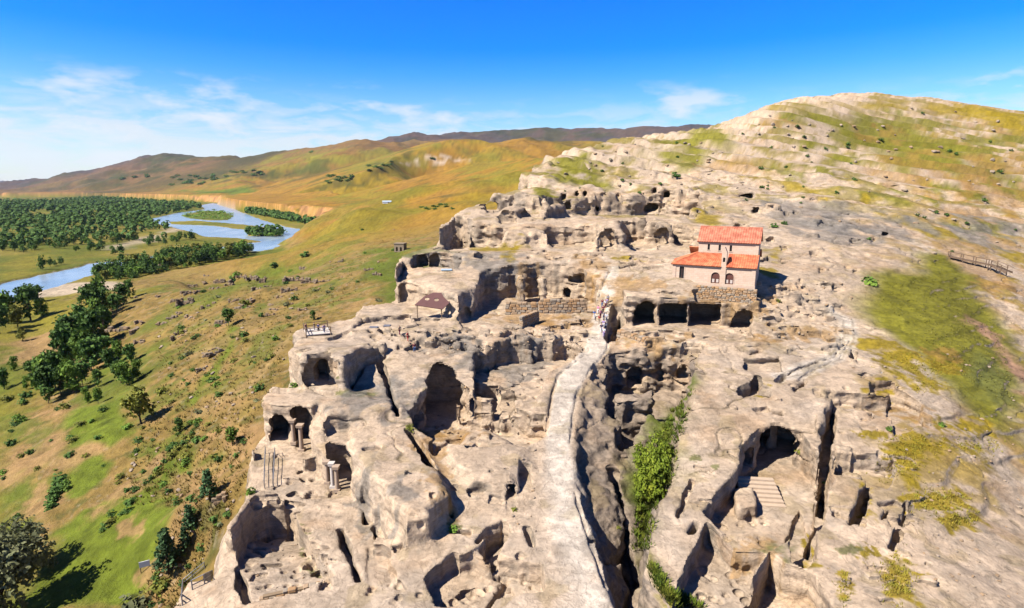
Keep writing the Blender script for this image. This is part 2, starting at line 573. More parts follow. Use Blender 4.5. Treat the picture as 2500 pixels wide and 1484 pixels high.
def cave(u, v, w, h, depth=5.0, yaw=0.0, square=False, front=1.6, dz=0.0, k=.12, flare=0.0):
    """a chamber hollowed in behind a mouth: foot of the mouth on a sight line, mouth size in sight-line units"""
    x, y, z = march(u, v)
    a = x / y
    sl = math.sqrt(x * x + y * y + z * z)
    wm = w * y / F * 1.0
    hm = h * sl / F
    th = math.atan2(a, 1.0) + yaw
    PRIMS.append(('arch', (x, y, z + dz), th, wm, hm, depth, front, square, k, flare))


SPHERES = []


def hollow(u, v, r, dz=0.0, sq=1.0, H=None):
    x, y, z = march(u, v)
    PRIMS.append(('ball', (x, y, z + dz), r, sq, .25))

# ------------------------------------------------------------------ what was hewn into the rock
# gorge between the two halves
GORGE = [(1490, 845), (1545, 850), (1600, 848), (1660, 845), (1715, 850), (1702, 960), (1668, 1080), (1638, 1200), (1590, 1340), (1572, 1390), (1650, 1490),
         (1500, 1495), (1470, 1410), (1440, 1350), (1405, 1250), (1392, 1160), (1388, 1080), (1400, 960), (1450, 890)]
gp = P3(GORGE)
d = poly_sd(gp[:, :2], GX, GY)
gn = fbm(GX, GY, 2, 3.5, 3)
GL, GR = gp[[0, 18, 17, 16, 15, 14, 13, 12, 11], :2], gp[4:11, :2]
gl_, gr_ = line_d(GL, GX, GY), line_d(GR, GX, GY)
gt = gl_ / (gl_ + gr_ + 1e-6) + .10 * gn
gd_ = np.minimum(gt / .80, (1 - gt) / .20)
inside = smooth(-d + gn * .5, 0, 2.0)
dig = inside * np.clip(gd_, 0, 1) ** .9 * (4.4 + 2.4 * smooth(GY, 75, 50)) + inside * .25
dig = np.where(d < 1.5, dig, 0)
H0 = H0 - dig
Hc = Hc - dig
# steep back walls of the gorge
cut([(1497, 852), (1560, 856), (1620, 852), (1690, 858), (1690, 900), (1600, 960), (1540, 1010), (1490, 1050), (1465, 1030), (1470, 985), (1480, 910)], depth=7.5, H=H0 + dig, g=.16, wob=.9, k=.4)
raise_([(1440, 1020, 65), (1500, 1035, 65), (1520, 960, 70), (1450, 935, 72)], z=-29.8, k=.6, g=.25, gx=-.25)
raise_([(1500, 925, 73.5), (1600, 915, 74), (1600, 900, 77), (1500, 900, 77)], z=-28.6, k=.6, gx=.1)
raise_([(1560, 1010, 67), (1640, 1020, 66), (1660, 970, 69), (1590, 955, 71)], z=-31.0, k=.9, g=.4)
raise_([(1585, 1110, 59), (1640, 1085, 61), (1640, 1030, 64), (1590, 1030, 64)], z=-34.0, k=1.2, g=.3)
groove([(1500, 1085, 61), (1530, 1180, 55), (1548, 1300, 48), (1556, 1400, 43.5), (1550, 1490, 40)], 1.3, 3.5, wob=.5)
groove([(1440, 1310), (1480, 1370), (1530, 1420)], .5, 1.0, wob=.3)
cave(1552, 945, 46, 52, 5)
cave(1462, 926, 30, 26, 4)
cave(1610, 930, 14, 40, 3)
cave(1665, 930, 26, 30, 3)

# church terrace facade with its row of halls
cut([(1497, 748), (1520, 728), (1545, 717), (1600, 711), (1680, 721), (1780, 738), (1802, 768), (1838, 792), (1852, 838), (1500, 862)], z=-24.4, wob=.35)
raise_([(1522, 795, 98.6), (1600, 795, 98.9), (1700, 796, 98.7), (1772, 797, 98.2), (1850, 805, 97), (1850, 760, 103), (1780, 725, 105), (1600, 705, 106), (1520, 720, 106)], z=-19.3, k=.35, wob=.3, gx=-.03)
cave(1570, 796, 58, 60, 10)
cave(1640, 797, 70, 52, 10, square=True)
cave(1718, 798, 76, 52, 10, square=True)
cave(1808, 812, 52, 40, 8)
groove([(1505, 740), (1500, 790), (1494, 822)], 2.2, 3.0)
# road cutting beside the facade is left as is; wall under the church platform
cut([(1690, 702), (1822, 708), (1850, 716), (1835, 742), (1700, 735)], depth=1.0, wob=.3)

# courtyard of the tall alcoves
cut([(1160, 690), (1180, 662), (1245, 648), (1330, 640), (1425, 652), (1462, 690), (1448, 772), (1432, 805), (1140, 805), (1112, 775), (1160, 745)], z=-23.7, wob=.6)
cave(1205, 765, 76, 92, 8)
cave(1296, 752, 58, 96, 4.0)
cave(1352, 748, 56, 98, 4.0)
cave(1410, 690, 34, 20, 3)
cave(1386, 728, 18, 24, 4)
for u_ in (1270, 1325):
    hew(u_, 738, 1.3, 4.5, .1, 5.5)
# the dome block beside it: front and niches
cut([(862, 738), (880, 716), (968, 700), (985, 690), (1040, 702), (1100, 738), (1108, 790), (1090, 832), (860, 832)], z=-22.7, wob=.5)
cave(1005, 745, 18, 32, 2)
cave(1028, 748, 18, 30, 2)
cave(920, 738, 52, 30, 2.2, square=True)
cave(1045, 805, 58, 48, 6)
cave(1135, 790, 36, 40, 5)
cave(1168, 780, 24, 60, 6)
raise_([(985, 672), (1070, 652), (1160, 662), (1188, 688), (1168, 742), (1120, 772), (1060, 742), (1000, 700)], 1.3, k=1.6, wob=.5)
raise_([(968, 700), (985, 660), (1010, 645), (1000, 618), (985, 625), (978, 665)], 1.6, k=.4, wob=.25)
cut([(1003, 655), (1008, 620), (1060, 612), (1130, 622), (1120, 655)], depth=2.6, wob=.4)
cave(1032, 650, 22, 24, 3)
cave(1062, 652, 24, 30, 2.5)

# back wall terraces
cut([(1085, 566), (1112, 530), (1152, 534), (1158, 556), (1215, 560), (1350, 552), (1500, 546), (1532, 534), (1622, 535), (1690, 556), (1706, 600), (1660, 640), (1480, 640), (1110, 622), (1072, 604)], z=-14.8, wob=1.5)
raise_([(1068, 604, 136), (1082, 600, 137), (1124, 535, 152), (1108, 528, 152)], z=-8.6, k=.3, wob=.3, g=.12)
raise_([(1228, 606), (1335, 606), (1318, 566), (1245, 562)], z=-10.6, k=2.6, wob=1.0)
raise_([(1450, 612), (1528, 612), (1516, 566), (1460, 562)], z=-9.8, k=2.6, wob=1.0)
raise_([(1580, 606), (1640, 604), (1632, 560), (1590, 556)], z=-8.8, k=2.4, wob=1.0)
cave(1150, 604, 90, 62, 9)  # extra chamber added to darken the slab-walled room
cut([(1100, 566), (1122, 534), (1152, 534), (1160, 555), (1214, 560), (1208, 602), (1090, 608)], z=-16.6, wob=.3)
cave(1360, 604, 52, 56, 9)
cave(1405, 604, 50, 60, 9)
cave(1436, 605, 26, 40, 6)
cave(1566, 608, 84, 74, 10)
cave(1614, 598, 34, 38, 7)
cave(1664, 632, 56, 58, 8)
cave(1488, 612, 30, 24, 3)
cave(1470, 660, 30, 30, 3)
cut([(1172, 497), (1200, 490), (1300, 480), (1450, 470), (1600, 468), (1720, 470), (1720, 505), (1600, 520), (1400, 520), (1190, 530)], depth=3.0, wob=1.5)
cut([(1330, 510), (1450, 505), (1600, 500), (1690, 505), (1690, 530), (1500, 540), (1330, 536)], depth=1.8, wob=.6)
for (ua, va, ub, hh) in [(1225, 530, 1290, 1.6), (1330, 524, 1410, 1.8), (1470, 520, 1530, 1.5), (1610, 516, 1680, 1.9), (1260, 500, 1330, 1.6), (1530, 492, 1600, 1.4)]:
    raise_([(ua, va), (ub, va), (ub - 10, va - 22), (ua + 8, va - 24)], hh, k=2.2, wob=1.0)
for c in [(1482, 606, 36, 44), (1590, 515, 30, 16), (1450, 515, 26, 16), (1238, 547, 42, 30), (1292, 531, 46, 18), (1200, 512, 36, 18), (1388, 512, 16, 18), (1376, 486, 14, 12), (1408, 480, 12, 12), (1428, 480, 9, 14), (1478, 478, 8, 16), (1508, 482, 12, 10),
          (1628, 482, 18, 14), (1598, 470, 10, 12), (1748, 524, 50, 22), (1710, 524, 14, 18), (1920, 528, 10, 16), (1942, 524, 12, 24), (1845, 520, 16, 10), (1822, 482, 30, 7), (1935, 480, 14, 9),
          (1812, 560, 40, 11), (2092, 598, 28, 20), (1560, 640, 40, 14), (1880, 592, 16, 8), (1912, 616, 16, 14), (1990, 632, 24, 10), (2134, 592, 9, 12), (2160, 576, 12, 6)]:
    cave(*c, depth=7.0)
for c in [(2046, 710, 28, 14), (1930, 762, 16, 24), (1980, 784, 14, 22), (2012, 700, 10, 16), (1890, 744, 12, 24), (2005, 668, 14, 10), (2070, 655, 12, 8), (2090, 668, 10, 8), (1955, 690, 8, 10)]:
    cave(*c, depth=2.6)

# upper-left rooms above the cliff
cut([(812, 868), (820, 856), (862, 848), (862, 880), (835, 884)], depth=2.2, wob=.25)
# plaza: low steps and wall stumps
cut([(1030, 835), (1120, 828), (1150, 835), (1130, 862), (1010, 872), (985, 850)], depth=.9, wob=.5)
cut([(880, 775), (1000, 765), (1010, 785), (930, 800), (860, 800)], depth=.8, wob=.4)
groove([(962, 808), (990, 800), (1016, 796)], .7, 1.0)
groove([(1070, 824), (1120, 812)], 1.0, 1.2)
groove([(1255, 806), (1230, 818)], 1.2, 1.0)

# large sunken rooms in the middle
cut([(1160, 852), (1200, 836), (1240, 828), (1320, 824), (1395, 822), (1408, 848), (1395, 880), (1338, 905), (1316, 985), (1258, 1002), (1200, 985), (1152, 958)], z=-28.2, wob=.6)
cave(1205, 938, 78, 78, 5)
cave(1382, 888, 60, 52, 6, yaw=-.5)
cave(1420, 850, 26, 30, 3)
cut([(1010, 985), (1060, 928), (1150, 955), (1210, 980), (1268, 1008), (1330, 1012), (1330, 1060), (1290, 1090), (1150, 1105), (1050, 1075), (1005, 1040)], z=-31.6, g=-.10, wob=.7)
cave(1085, 1038, 112, 112, 10)
cave(1020, 1045, 34, 30, 3)
cave(1180, 1022, 84, 58, 7)
cave(1240, 1020, 56, 36, 6)
cut([(1040, 1085), (1100, 1060), (1240, 1030), (1300, 1062), (1235, 1095), (1150, 1078), (1060, 1112)], depth=1.1, wob=.7)
# rounded rock lumps in front of them
raise_([(1130, 1090), (1180, 1080), (1260, 1100), (1290, 1150), (1250, 1200), (1160, 1190), (1100, 1150)], 1.6, k=1.6, wob=.6)
cave(1283, 1197, 36, 62, 4)
cave(1248, 1236, 28, 28, 4)

# left terrace below the arcades
cut([(655, 985), (700, 985), (748, 1000), (772, 1085), (800, 1112), (845, 1125), (872, 1190), (905, 1235), (930, 1290), (962, 1400), (1000, 1440), (900, 1484), (560, 1484), (545, 1330), (560, 1250), (600, 1190), (618, 1100), (628, 1040)], z=-32.9, g=.03, wob=.5)
# block over the arcades, its foot along the terrace floor
raise_([(646, 1084, 69.2), (700, 1090, 68.4), (768, 1099, 67.0), (800, 1060, 71), (760, 1010, 75), (665, 1000, 75.5)], z=-27.1, k=.6, wob=.4)
raise_([(733, 950, 74.2), (790, 954, 73.4), (842, 957, 73), (875, 905, 80), (935, 870, 85), (850, 845, 91), (735, 835, 91), (712, 900, 81)], z=-23.3, g=-.10, k=1.0, wob=.5)
raise_([(716, 832, 88.5), (735, 852, 87.5), (800, 862, 87), (860, 820, 92), (858, 770, 99), (790, 790, 97), (722, 818, 91)], z=-23.3, k=.3, wob=.35)
raise_([(775, 1000), (850, 960), (940, 985), (985, 1010), (930, 1035), (850, 1040), (790, 1060)], 1.3, k=1.5, wob=.6)
raise_([(850, 1060), (900, 1022), (985, 1022), (1010, 1060), (1060, 1150), (1090, 1250), (1060, 1330), (990, 1350), (950, 1300), (900, 1200), (860, 1130)], 1.5, k=1.4, wob=.6)
cave(688, 1084, 46, 62, 6)
cave(740, 1097, 44, 92, 6)
cave(748, 868, 44, 40, 5)
cave(832, 1190, 62, 68, 5, square=True)
cave(692, 952, 22, 30, 3)
cave(786, 950, 80, 80, 3.4)
cave(791, 950, 34, 52, 8)
cave(824, 920, 14, 34, 4)
cave(826, 1065, 56, 74, 2.2)
groove([(925, 880), (945, 930), (968, 1008)], .9, 2.2)
groove([(850, 910), (890, 890), (935, 872)], .7, 1.2)
groove([(1000, 1052), (1030, 1090), (1052, 1128)], 1.1, 2.4)
groove([(830, 1292), (850, 1345), (878, 1412)], .8, 1.6)
groove([(888, 1215), (897, 1272)], .7, 1.6)
groove([(918, 1272), (933, 1308)], .9, 1.6)
cave(1000, 1215, 92, 44, 3.0)
cave(1000, 1212, 40, 40, 3.4)
cave(927, 1398, 62, 44, 4)
# room at the lower left
cut([(571, 1312), (592, 1275), (615, 1247), (650, 1230), (700, 1232), (735, 1280), (775, 1345), (822, 1402), (740, 1432), (641, 1465), (604, 1470), (588, 1400)], z=-35.4, g=-.19, wob=.3)
raise_([(566, 1322, 48.6), (612, 1243, 53.6), (655, 1224, 54.8), (700, 1228, 54.6), (700, 1212, 55.6), (640, 1208, 56), (600, 1236, 54.2), (552, 1318, 49)], z=-32.0, k=.5, wob=.3)
groove([(580, 1385), (594, 1440), (604, 1464)], .7, 1.2)
# lower middle pits
cut([(1032, 1410), (1060, 1385), (1108, 1352), (1110, 1372), (1180, 1330), (1225, 1262), (1250, 1300), (1215, 1350), (1330, 1375), (1330, 1440), (1180, 1484), (1060, 1484), (1040, 1440)], depth=1.9, wob=.5)
raise_([(1140, 1330), (1165, 1322), (1222, 1400), (1195, 1415)], .5, k=.5, wob=.3)
cut([(1165, 1320), (1190, 1280), (1228, 1268), (1230, 1290), (1200, 1330)], depth=2.4, wob=.4)
groove([(1186, 1345), (1210, 1390), (1218, 1408)], .6, 1.4)
groove([(1285, 1290), (1300, 1330)], .6, 1.0)
groove([(1115, 1455), (1155, 1440)], .5, .9)
groove([(1235, 1420), (1190, 1484)], .5, .9)

# great hall on the right with its forecourts
cut([(1800, 1132), (1812, 1086), (1850, 1046), (1900, 1036), (1955, 1050), (2003, 1108), (1998, 1180), (1984, 1285), (1942, 1305), (1885, 1345), (1820, 1330), (1765, 1292), (1714, 1248)], z=-33.2, g=.02, wob=.2)
cave(1892, 1134, 104, 88, 9)
cave(1823, 1145, 26, 46, 4)
raise_([(1800, 1150), (1842, 1142), (1846, 1200), (1806, 1210)], z=-31.8, k=.4, wob=.3, H=H0)
cut([(1728, 1275), (1775, 1322), (1795, 1345), (1880, 1345), (1835, 1410), (1784, 1490), (1640, 1490), (1658, 1415), (1690, 1340)], z=-33.7, g=.02, wob=.2)
cut([(1880, 1340), (1915, 1372), (1980, 1392), (2040, 1490), (1780, 1492)], z=-35.0, gx=.35, wob=.15, H=H0)
cut([(1952, 1245), (1992, 1290), (1998, 1330), (1970, 1388), (1930, 1372), (1918, 1320)], z=-34.0, wob=.35)
cut([(2106, 1168), (2134, 1170), (2128, 1232), (2100, 1262), (2073, 1280), (2086, 1212)], depth=3.2, wob=.4)
groove([(2032, 960), (2020, 1070), (2014, 1180)], 1.4, 4.0, wob=.35)
groove([(2013, 1170), (2008, 1230), (1990, 1290)], 1.0, 3.4, wob=.3)
raise_([(1990, 1010), (2012, 955), (2030, 955), (2020, 1060), (1996, 1062)], .9, k=.4, wob=.25)
groove([(2175, 1335), (2200, 1285)], .6, 1.4)
groove([(2205, 1270), (2222, 1225)], .6, 1.2)
groove([(2152, 1268), (2175, 1232)], .5, 1.0)
groove([(1690, 1170), (1655, 1260)], .5, .8)
groove([(1685, 1300), (1700, 1275)], .8, 1.6)
# pits and steps on the right-hand terraces
cut([(1812, 872), (1905, 868), (1915, 905), (1822, 905)], depth=1.0, wob=.3)
cut([(1800, 945), (1845, 930), (1892, 945), (1892, 972), (1840, 975), (1805, 962)], depth=1.6, wob=.4)
cave(1842, 964, 24, 34, 3)
cut([(1932, 950), (1966, 920), (1974, 932), (1940, 958)], depth=1.8, wob=.2)
cut([(2122, 928), (2185, 930), (2190, 965), (2120, 958)], depth=1.4, wob=.25)
cut([(2040, 975), (2180, 968), (2186, 1020), (2042, 1015)], depth=.7, wob=.3)
cut([(2170, 960), (2250, 985), (2258, 1040), (2180, 1070), (2170, 1010)], depth=.9, wob=.4)
cut([(2030, 1105), (2190, 1115), (2192, 1145), (2160, 1190), (2030, 1190)], depth=1.2, wob=.4)
cut([(2075, 870), (2080, 850), (2094, 858), (2090, 875)], depth=1.2, wob=.2)
groove([(1903, 930), (1918, 912)], .7, .9)
groove([(1700, 1138), (1735, 1145)], .4, .5)
groove([(1905, 925), (1960, 895), (2040, 868), (2062, 835)], .5, .5)
groove([(1930, 940), (1990, 900), (2056, 866), (2074, 830)], .4, .4)
# narrow grooves added along the walkway edges to draw dark lines
groove([(1426, 866), (1364, 914), (1348, 960), (1332, 1060)], .4, .45, wob=.2)
groove([(1484, 790), (1484, 850), (1442, 900), (1408, 962), (1392, 1080)], .3, .35, wob=.15)
groove([(1404, 1200), (1444, 1330), (1480, 1430)], .35, .35, wob=.15)
groove([(1458, 740), (1474, 690), (1494, 652)], .4, .5, wob=.15)

# squared seats, troughs, ledges and stumps left by the masons
rq = np.random.default_rng(21)
for (u0, v0, u1, v1, n, sz) in [(1040, 800, 1440, 868, 34, 1.5), (1240, 770, 1440, 806, 14, 1.6), (860, 770, 1040, 850, 22, 1.5), (600, 1300, 800, 1440, 16, 1.1), (900, 1060, 1300, 1480, 9, 1.1), (640, 1110, 800, 1240, 12, 1.2),
                            (1560, 805, 2060, 870, 36, 1.7), (1760, 880, 2200, 1020, 14, 1.2), (1650, 1080, 1790, 1230, 6, .9), (2040, 1000, 2240, 1300, 16, 1.2), (2040, 1300, 2300, 1480, 10, 1.0),
                            (1850, 690, 2080, 800, 34, 1.6), (1200, 480, 1720, 545, 18, 2.4), (1100, 600, 1640, 650, 34, 2.0), (1720, 480, 2100, 640, 24, 2.4), (1080, 960, 1320, 1100, 20, 1.3), (1170, 880, 1320, 990, 10, 1.2)]:
    for q in range(n):
        dz = -rq.uniform(.25, .9) if rq.random() < .62 else rq.uniform(.2, .7)
        hew(rq.uniform(u0, u1), rq.uniform(v0, v1), sz * rq.uniform(.5, 2.4), sz * rq.uniform(.4, 1.1), rq.normal(-.12, .3), dz * sz / 1.4)
# water pits and post holes pecked in the floors
for (u0, v0, u1, v1, n) in [(600, 1340, 800, 1440, 26), (1180, 890, 1320, 990, 22), (1760, 1260, 1880, 1340, 14), (1700, 1380, 1830, 1480, 24), (1100, 1100, 1260, 1190, 6),
                            (1180, 1340, 1300, 1440, 10), (1080, 1420, 1180, 1480, 8), (690, 1130, 780, 1230, 8), (1030, 840, 1200, 870, 14), (1860, 730, 2060, 830, 16), (1560, 810, 1780, 840, 8),
                            (2050, 900, 2250, 1060, 8), (1020, 1180, 1100, 1300, 6), (900, 1420, 1030, 1470, 7)]:
    for q in range(n):
        u, v = rng.uniform(u0, u1), rng.uniform(v0, v1)
        x, y, z = march(u, v)
        PRIMS.append(('ball', (x, y, z), float(rng.uniform(.18, .5)), float(rng.uniform(.8, 1.5)), .08))
print("prims", len(PRIMS), round(time.time() - T0, 1))

# ------------------------------------------------------------------ polygonise the hewn rock
def smax(a, b, k):
    h = np.maximum(k - np.abs(a - b), 0) / k
    return np.maximum(a, b) + h * h * k * .25


def smin(a, b, k):
    return -smax(-a, -b, k)


gHa = np.gradient(H0, axis=0) / (DA * GY)
gHs = (np.gradient(H0, axis=1) / DS - GA * np.gradient(H0, axis=0) / DA) / GY
COS = (1 / np.sqrt(1 + np.clip(gHa ** 2 + gHs ** 2, 0, 12))).astype(np.float32)
H0f = H0.astype(np.float32)
NBI, NBJ, NBK = NI // BL, NJ // BL, NK // BL
PRIMS = [(p[1], p[2], p[3], p[4], p[5], 1) if p[0] == 'raw' else p for p in PRIMS]
for q, p in enumerate(PRIMS):                                   # keep only the footprint of each outline
    if p[0] in ('cut', 'add') and p[4] and len(p) == 5:
        i0, i1, j0, j1 = p[4]
        PRIMS[q] = (p[0], np.ascontiguousarray(p[1][i0:i1 + 1, j0:j1 + 1]), np.ascontiguousarray(p[2][i0:i1 + 1, j0:j1 + 1]), p[3], p[4])


def prim_d(p, d, ii, jj, x, y, z):
    """fold one hewn form into the distance d, at points given by lattice index and position"""
    if p[0] in ('cut', 'add'):
        if not p[4]:
            return d
        i0, i1, j0, j1 = p[4]
        ok = (ii >= i0) & (ii <= i1) & (jj >= j0) & (jj <= j1)
        ic, jc = np.clip(ii - i0, 0, i1 - i0), np.clip(jj - j0, 0, j1 - j0)
        d2 = np.where(ok, p[1][ic, jc], 3.0)
        lv = p[2][ic, jc]
        if p[0] == 'cut':
            return smax(d, -smax(d2, lv - z, p[3]), p[3])
        return smin(d, smax(d2, z - lv, p[3]), p[3])
    if p[0] == 'arch':
        _, (cx, cy, cz), th, w, h, dep, front, square, k, flare = p
        c, s = math.cos(th), math.sin(th)
        px = (x - cx) * c - (y - cy) * s
        q = (x - cx) * s + (y - cy) * c
        zz = z - cz
        hw = w / 2
        wv = .12 * hw * np.sin(zz * 1.7 + cx) + .1 * hw * np.sin(q * 1.3 + cy)
        if square:
            e = np.maximum(np.abs(px + wv * .4) - hw, zz - h)
        else:
            sp = max(h - hw, h * .35)
            top = h - sp
            up = np.maximum(zz - sp, 0) * (hw / max(top, .05))
            e = np.sqrt((px + wv) ** 2 + up * up) - hw
        e = np.maximum(e, -zz - .15)
        e = smax(e, np.maximum(q - dep, -front - q), .4)
        return smax(d, -e, k)
    _, (cx, cy, cz), r, sq, k = p
    e = np.sqrt((x - cx) ** 2 + (y - cy) ** 2 + ((z - cz) / sq) ** 2) - r
    return smax(d, -e, k)


def prim_bound(p):
    """block range touched by a form"""
    if p[0] in ('cut', 'add'):
        if not p[4]:
            return None
        i0, i1, j0, j1 = p[4]
        return i0 // BL - 1, i1 // BL + 1, j0 // BL - 1, j1 // BL + 1
    c = p[1]
    r = (p[2] if p[0] == 'ball' else max(p[5], p[3], 2) + 1.0) + .6
    y0, y1 = max(c[1] - r, 5), c[1] + r
    al = min((c[0] - r) / y0, (c[0] - r) / y1)
    ah = max((c[0] + r) / y0, (c[0] + r) / y1)
    return (int((al - a_lo) / DA) // BL - 1, int((ah - a_lo) / DA) // BL + 1,
            int((math.log(y0) - s_lo) / DS) // BL - 1, int((math.log(y1) - s_lo) / DS) // BL + 1)


# coarse pass: which blocks can hold surface
bi, bj, bk = np.meshgrid(np.arange(NBI), np.arange(NBJ), np.arange(NBK), indexing='ij')
bi, bj, bk = bi.ravel(), bj.ravel(), bk.ravel()
ci, cj, ck = bi * BL + BL // 2, bj * BL + BL // 2, bk * BL + BL // 2
cy = np.exp(gs[cj])
cx = ga[ci] * cy
cz = gw[ck] * cy
Hmin = np.empty((NBI, NBJ), np.float32)
Hmax = np.empty((NBI, NBJ), np.float32)
for i in range(NBI):
    for j in range(NBJ):
        b = H0f[i * BL:i * BL + BL + 1, j * BL:j * BL + BL + 1]
        c = Hc[i * BL:i * BL + BL + 1, j * BL:j * BL + BL + 1]
        Hmin[i, j] = min(b.min(), c.min())
        Hmax[i, j] = max(b.max(), c.max())
half = (BL / 2 + 1) * DW * cy
Mblk = np.array([[M0[i * BL:i * BL + BL + 1, j * BL:j * BL + BL + 1].max() for j in range(NBJ)] for i in range(NBI)]) > .02
Mb = Mblk.copy()
for q in range(2):                                              # two blocks of overlap onto the slopes
    P_ = np.pad(Mb, 1)
    Mb = P_[1:-1, 1:-1] | P_[:-2, 1:-1] | P_[2:, 1:-1] | P_[1:-1, :-2] | P_[1:-1, 2:]
P_ = np.pad(Mblk, 1)
MC = P_[1:-1, 1:-1] | P_[:-2, 1:-1] | P_[2:, 1:-1] | P_[1:-1, :-2] | P_[1:-1, 2:]


def COVER_AT(a, s):
    i = np.clip((a - a_lo) / DA / BL, 0, NBI - 1).astype(int)
    j = np.clip((s - s_lo) / DS / BL, 0, NBJ - 1).astype(int)
    return MC[i, j]


keep = (cz + half > Hmin[bi, bj] - .6) & (cz - half < Hmax[bi, bj] + .6) & Mb[bi, bj]
bounds = [prim_bound(p) for p in PRIMS]
for p, bd in zip(PRIMS, bounds):                                # chambers reach under the surface
    if bd and p[0] == 'arch':
        m = (bi >= bd[0]) & (bi <= bd[1]) & (bj >= bd[2]) & (bj <= bd[3])
        m &= (cz + half > p[1][2] - 1) & (cz - half < p[1][2] + p[4] + 1)
        keep |= m
bi, bj, bk = bi[keep], bj[keep], bk[keep]
print("blocks", len(bi), round(time.time() - T0, 1))

o9 = np.arange(BL + 1)
verts_all, ids_all, quads_all = [], [], []
CH = 3000
order = np.argsort(bi, kind='stable')
bi, bj, bk = bi[order], bj[order], bk[order]
edges12 = [((0, 0, 0), (1, 0, 0)), ((0, 1, 0), (1, 1, 0)), ((0, 0, 1), (1, 0, 1)), ((0, 1, 1), (1, 1, 1)),
           ((0, 0, 0), (0, 1, 0)), ((1, 0, 0), (1, 1, 0)), ((0, 0, 1), (0, 1, 1)), ((1, 0, 1), (1, 1, 1)),
           ((0, 0, 0), (0, 0, 1)), ((1, 0, 0), (1, 0, 1)), ((0, 1, 0), (0, 1, 1)), ((1, 1, 0), (1, 1, 1))]


def cid(i, j, k):
    return (i.astype(np.int64) * (NJ + 2) + j) * (NK + 2) + k


for c0 in range(0, len(bi), CH):
    B = slice(c0, c0 + CH)
    I = bi[B, None, None, None] * BL + o9[None, :, None, None]
    J = bj[B, None, None, None] * BL + o9[None, None, :, None]
    K = bk[B, None, None, None] * BL + o9[None, None, None, :]
    n = I.shape[0]
    shp = (n, BL + 1, BL + 1, BL + 1)
    y = np.broadcast_to(GY[0][J], shp).astype(np.float32)
    x = (ga[I] * y).astype(np.float32)
    z = (gw[K] * y).astype(np.float32)
    D = (z - H0f[I, J]) * COS[I, J]
    D = np.ascontiguousarray(D)
    for p, bd in zip(PRIMS, bounds):
        if not bd:
            continue
        m = (bi[B] >= bd[0]) & (bi[B] <= bd[1]) & (bj[B] >= bd[2]) & (bj[B] <= bd[3])
        if not m.any():
            continue
        w = np.where(m)[0]
        D[w] = prim_d(p, D[w], np.broadcast_to(I[w], D[w].shape), np.broadcast_to(J[w], D[w].shape), x[w], y[w], z[w])
    S = D < 0
    cnt = np.zeros((n, BL, BL, BL), np.int8)
    for dx in (0, 1):
        for dy in (0, 1):
            for dz in (0, 1):
                cnt += S[:, dx:BL + dx, dy:BL + dy, dz:BL + dz]
    q, i, j, k = np.where((cnt > 0) & (cnt < 8))
    acc = np.zeros((len(q), 3), np.float32)
    num = np.zeros(len(q), np.float32)
    for e0, e1 in edges12:
        v0 = D[q, i + e0[0], j + e0[1], k + e0[2]]
        v1 = D[q, i + e1[0], j + e1[1], k + e1[2]]
        m = (v0 < 0) != (v1 < 0)
        t = np.where(m, v0 / np.where(m, v0 - v1, 1), 0)
        for ax in range(3):
            acc[:, ax] += np.where(m, e0[ax] + t * (e1[ax] - e0[ax]), 0)
        num += m
    acc /= num[:, None]
    gi = bi[B][q] * BL + i
    gj = bj[B][q] * BL + j
    gk = bk[B][q] * BL + k
    yy = np.exp(s_lo + DS * (gj + acc[:, 1]))
    verts_all.append(np.stack([(a_lo + DA * (gi + acc[:, 0])) * yy, yy, (w_lo + DW * (gk + acc[:, 2])) * yy], 1))
    ids_all.append(cid(gi, gj, gk))
    for ax in range(3):
        sl0 = [slice(None)] + [slice(0, BL)] * 3
        sl1 = [slice(None)] + [slice(0, BL)] * 3
        sl1[ax + 1] = slice(1, BL + 1)
        s0, s1 = S[tuple(sl0)], S[tuple(sl1)]
        q, i, j, k = np.where(s0 != s1)
        fl = s0[q, i, j, k]
        gi = bi[B][q] * BL + i
        gj = bj[B][q] * BL + j
        gk = bk[B][q] * BL + k
        if ax == 0:
            f = [cid(gi, gj - 1, gk - 1), cid(gi, gj, gk - 1), cid(gi, gj, gk), cid(gi, gj - 1, gk)]
        elif ax == 1:
            f = [cid(gi - 1, gj, gk - 1), cid(gi - 1, gj, gk), cid(gi, gj, gk), cid(gi, gj, gk - 1)]
        else:
            f = [cid(gi - 1, gj - 1, gk), cid(gi, gj - 1, gk), cid(gi, gj, gk), cid(gi - 1, gj, gk)]
        f = np.stack(f, 1)
        f[~fl] = f[~fl][:, ::-1]
        quads_all.append(f)
V = np.concatenate(verts_all)
ID = np.concatenate(ids_all)
Q = np.concatenate(quads_all)
srt = np.argsort(ID)
IDs = ID[srt]
pos = np.searchsorted(IDs, Q)
pos[pos >= len(IDs)] = 0
good = (IDs[pos] == Q).all(1)
Q = srt[pos[good]]
print("hewn rock", len(V), len(Q), (~good).sum(), round(time.time() - T0, 1))


def vnormals(V, Q):
    a, b, c, d = V[Q[:, 0]], V[Q[:, 1]], V[Q[:, 2]], V[Q[:, 3]]
    fn = np.cross(c - a, d - b)
    fn /= np.linalg.norm(fn, axis=1, keepdims=True) + 1e-9
    N_ = np.zeros_like(V)
    for k in range(4):
        for ax in range(3):
            N_[:, ax] += np.bincount(Q[:, k], fn[:, ax], len(V))
    return N_ / (np.linalg.norm(N_, axis=1, keepdims=True) + 1e-9)


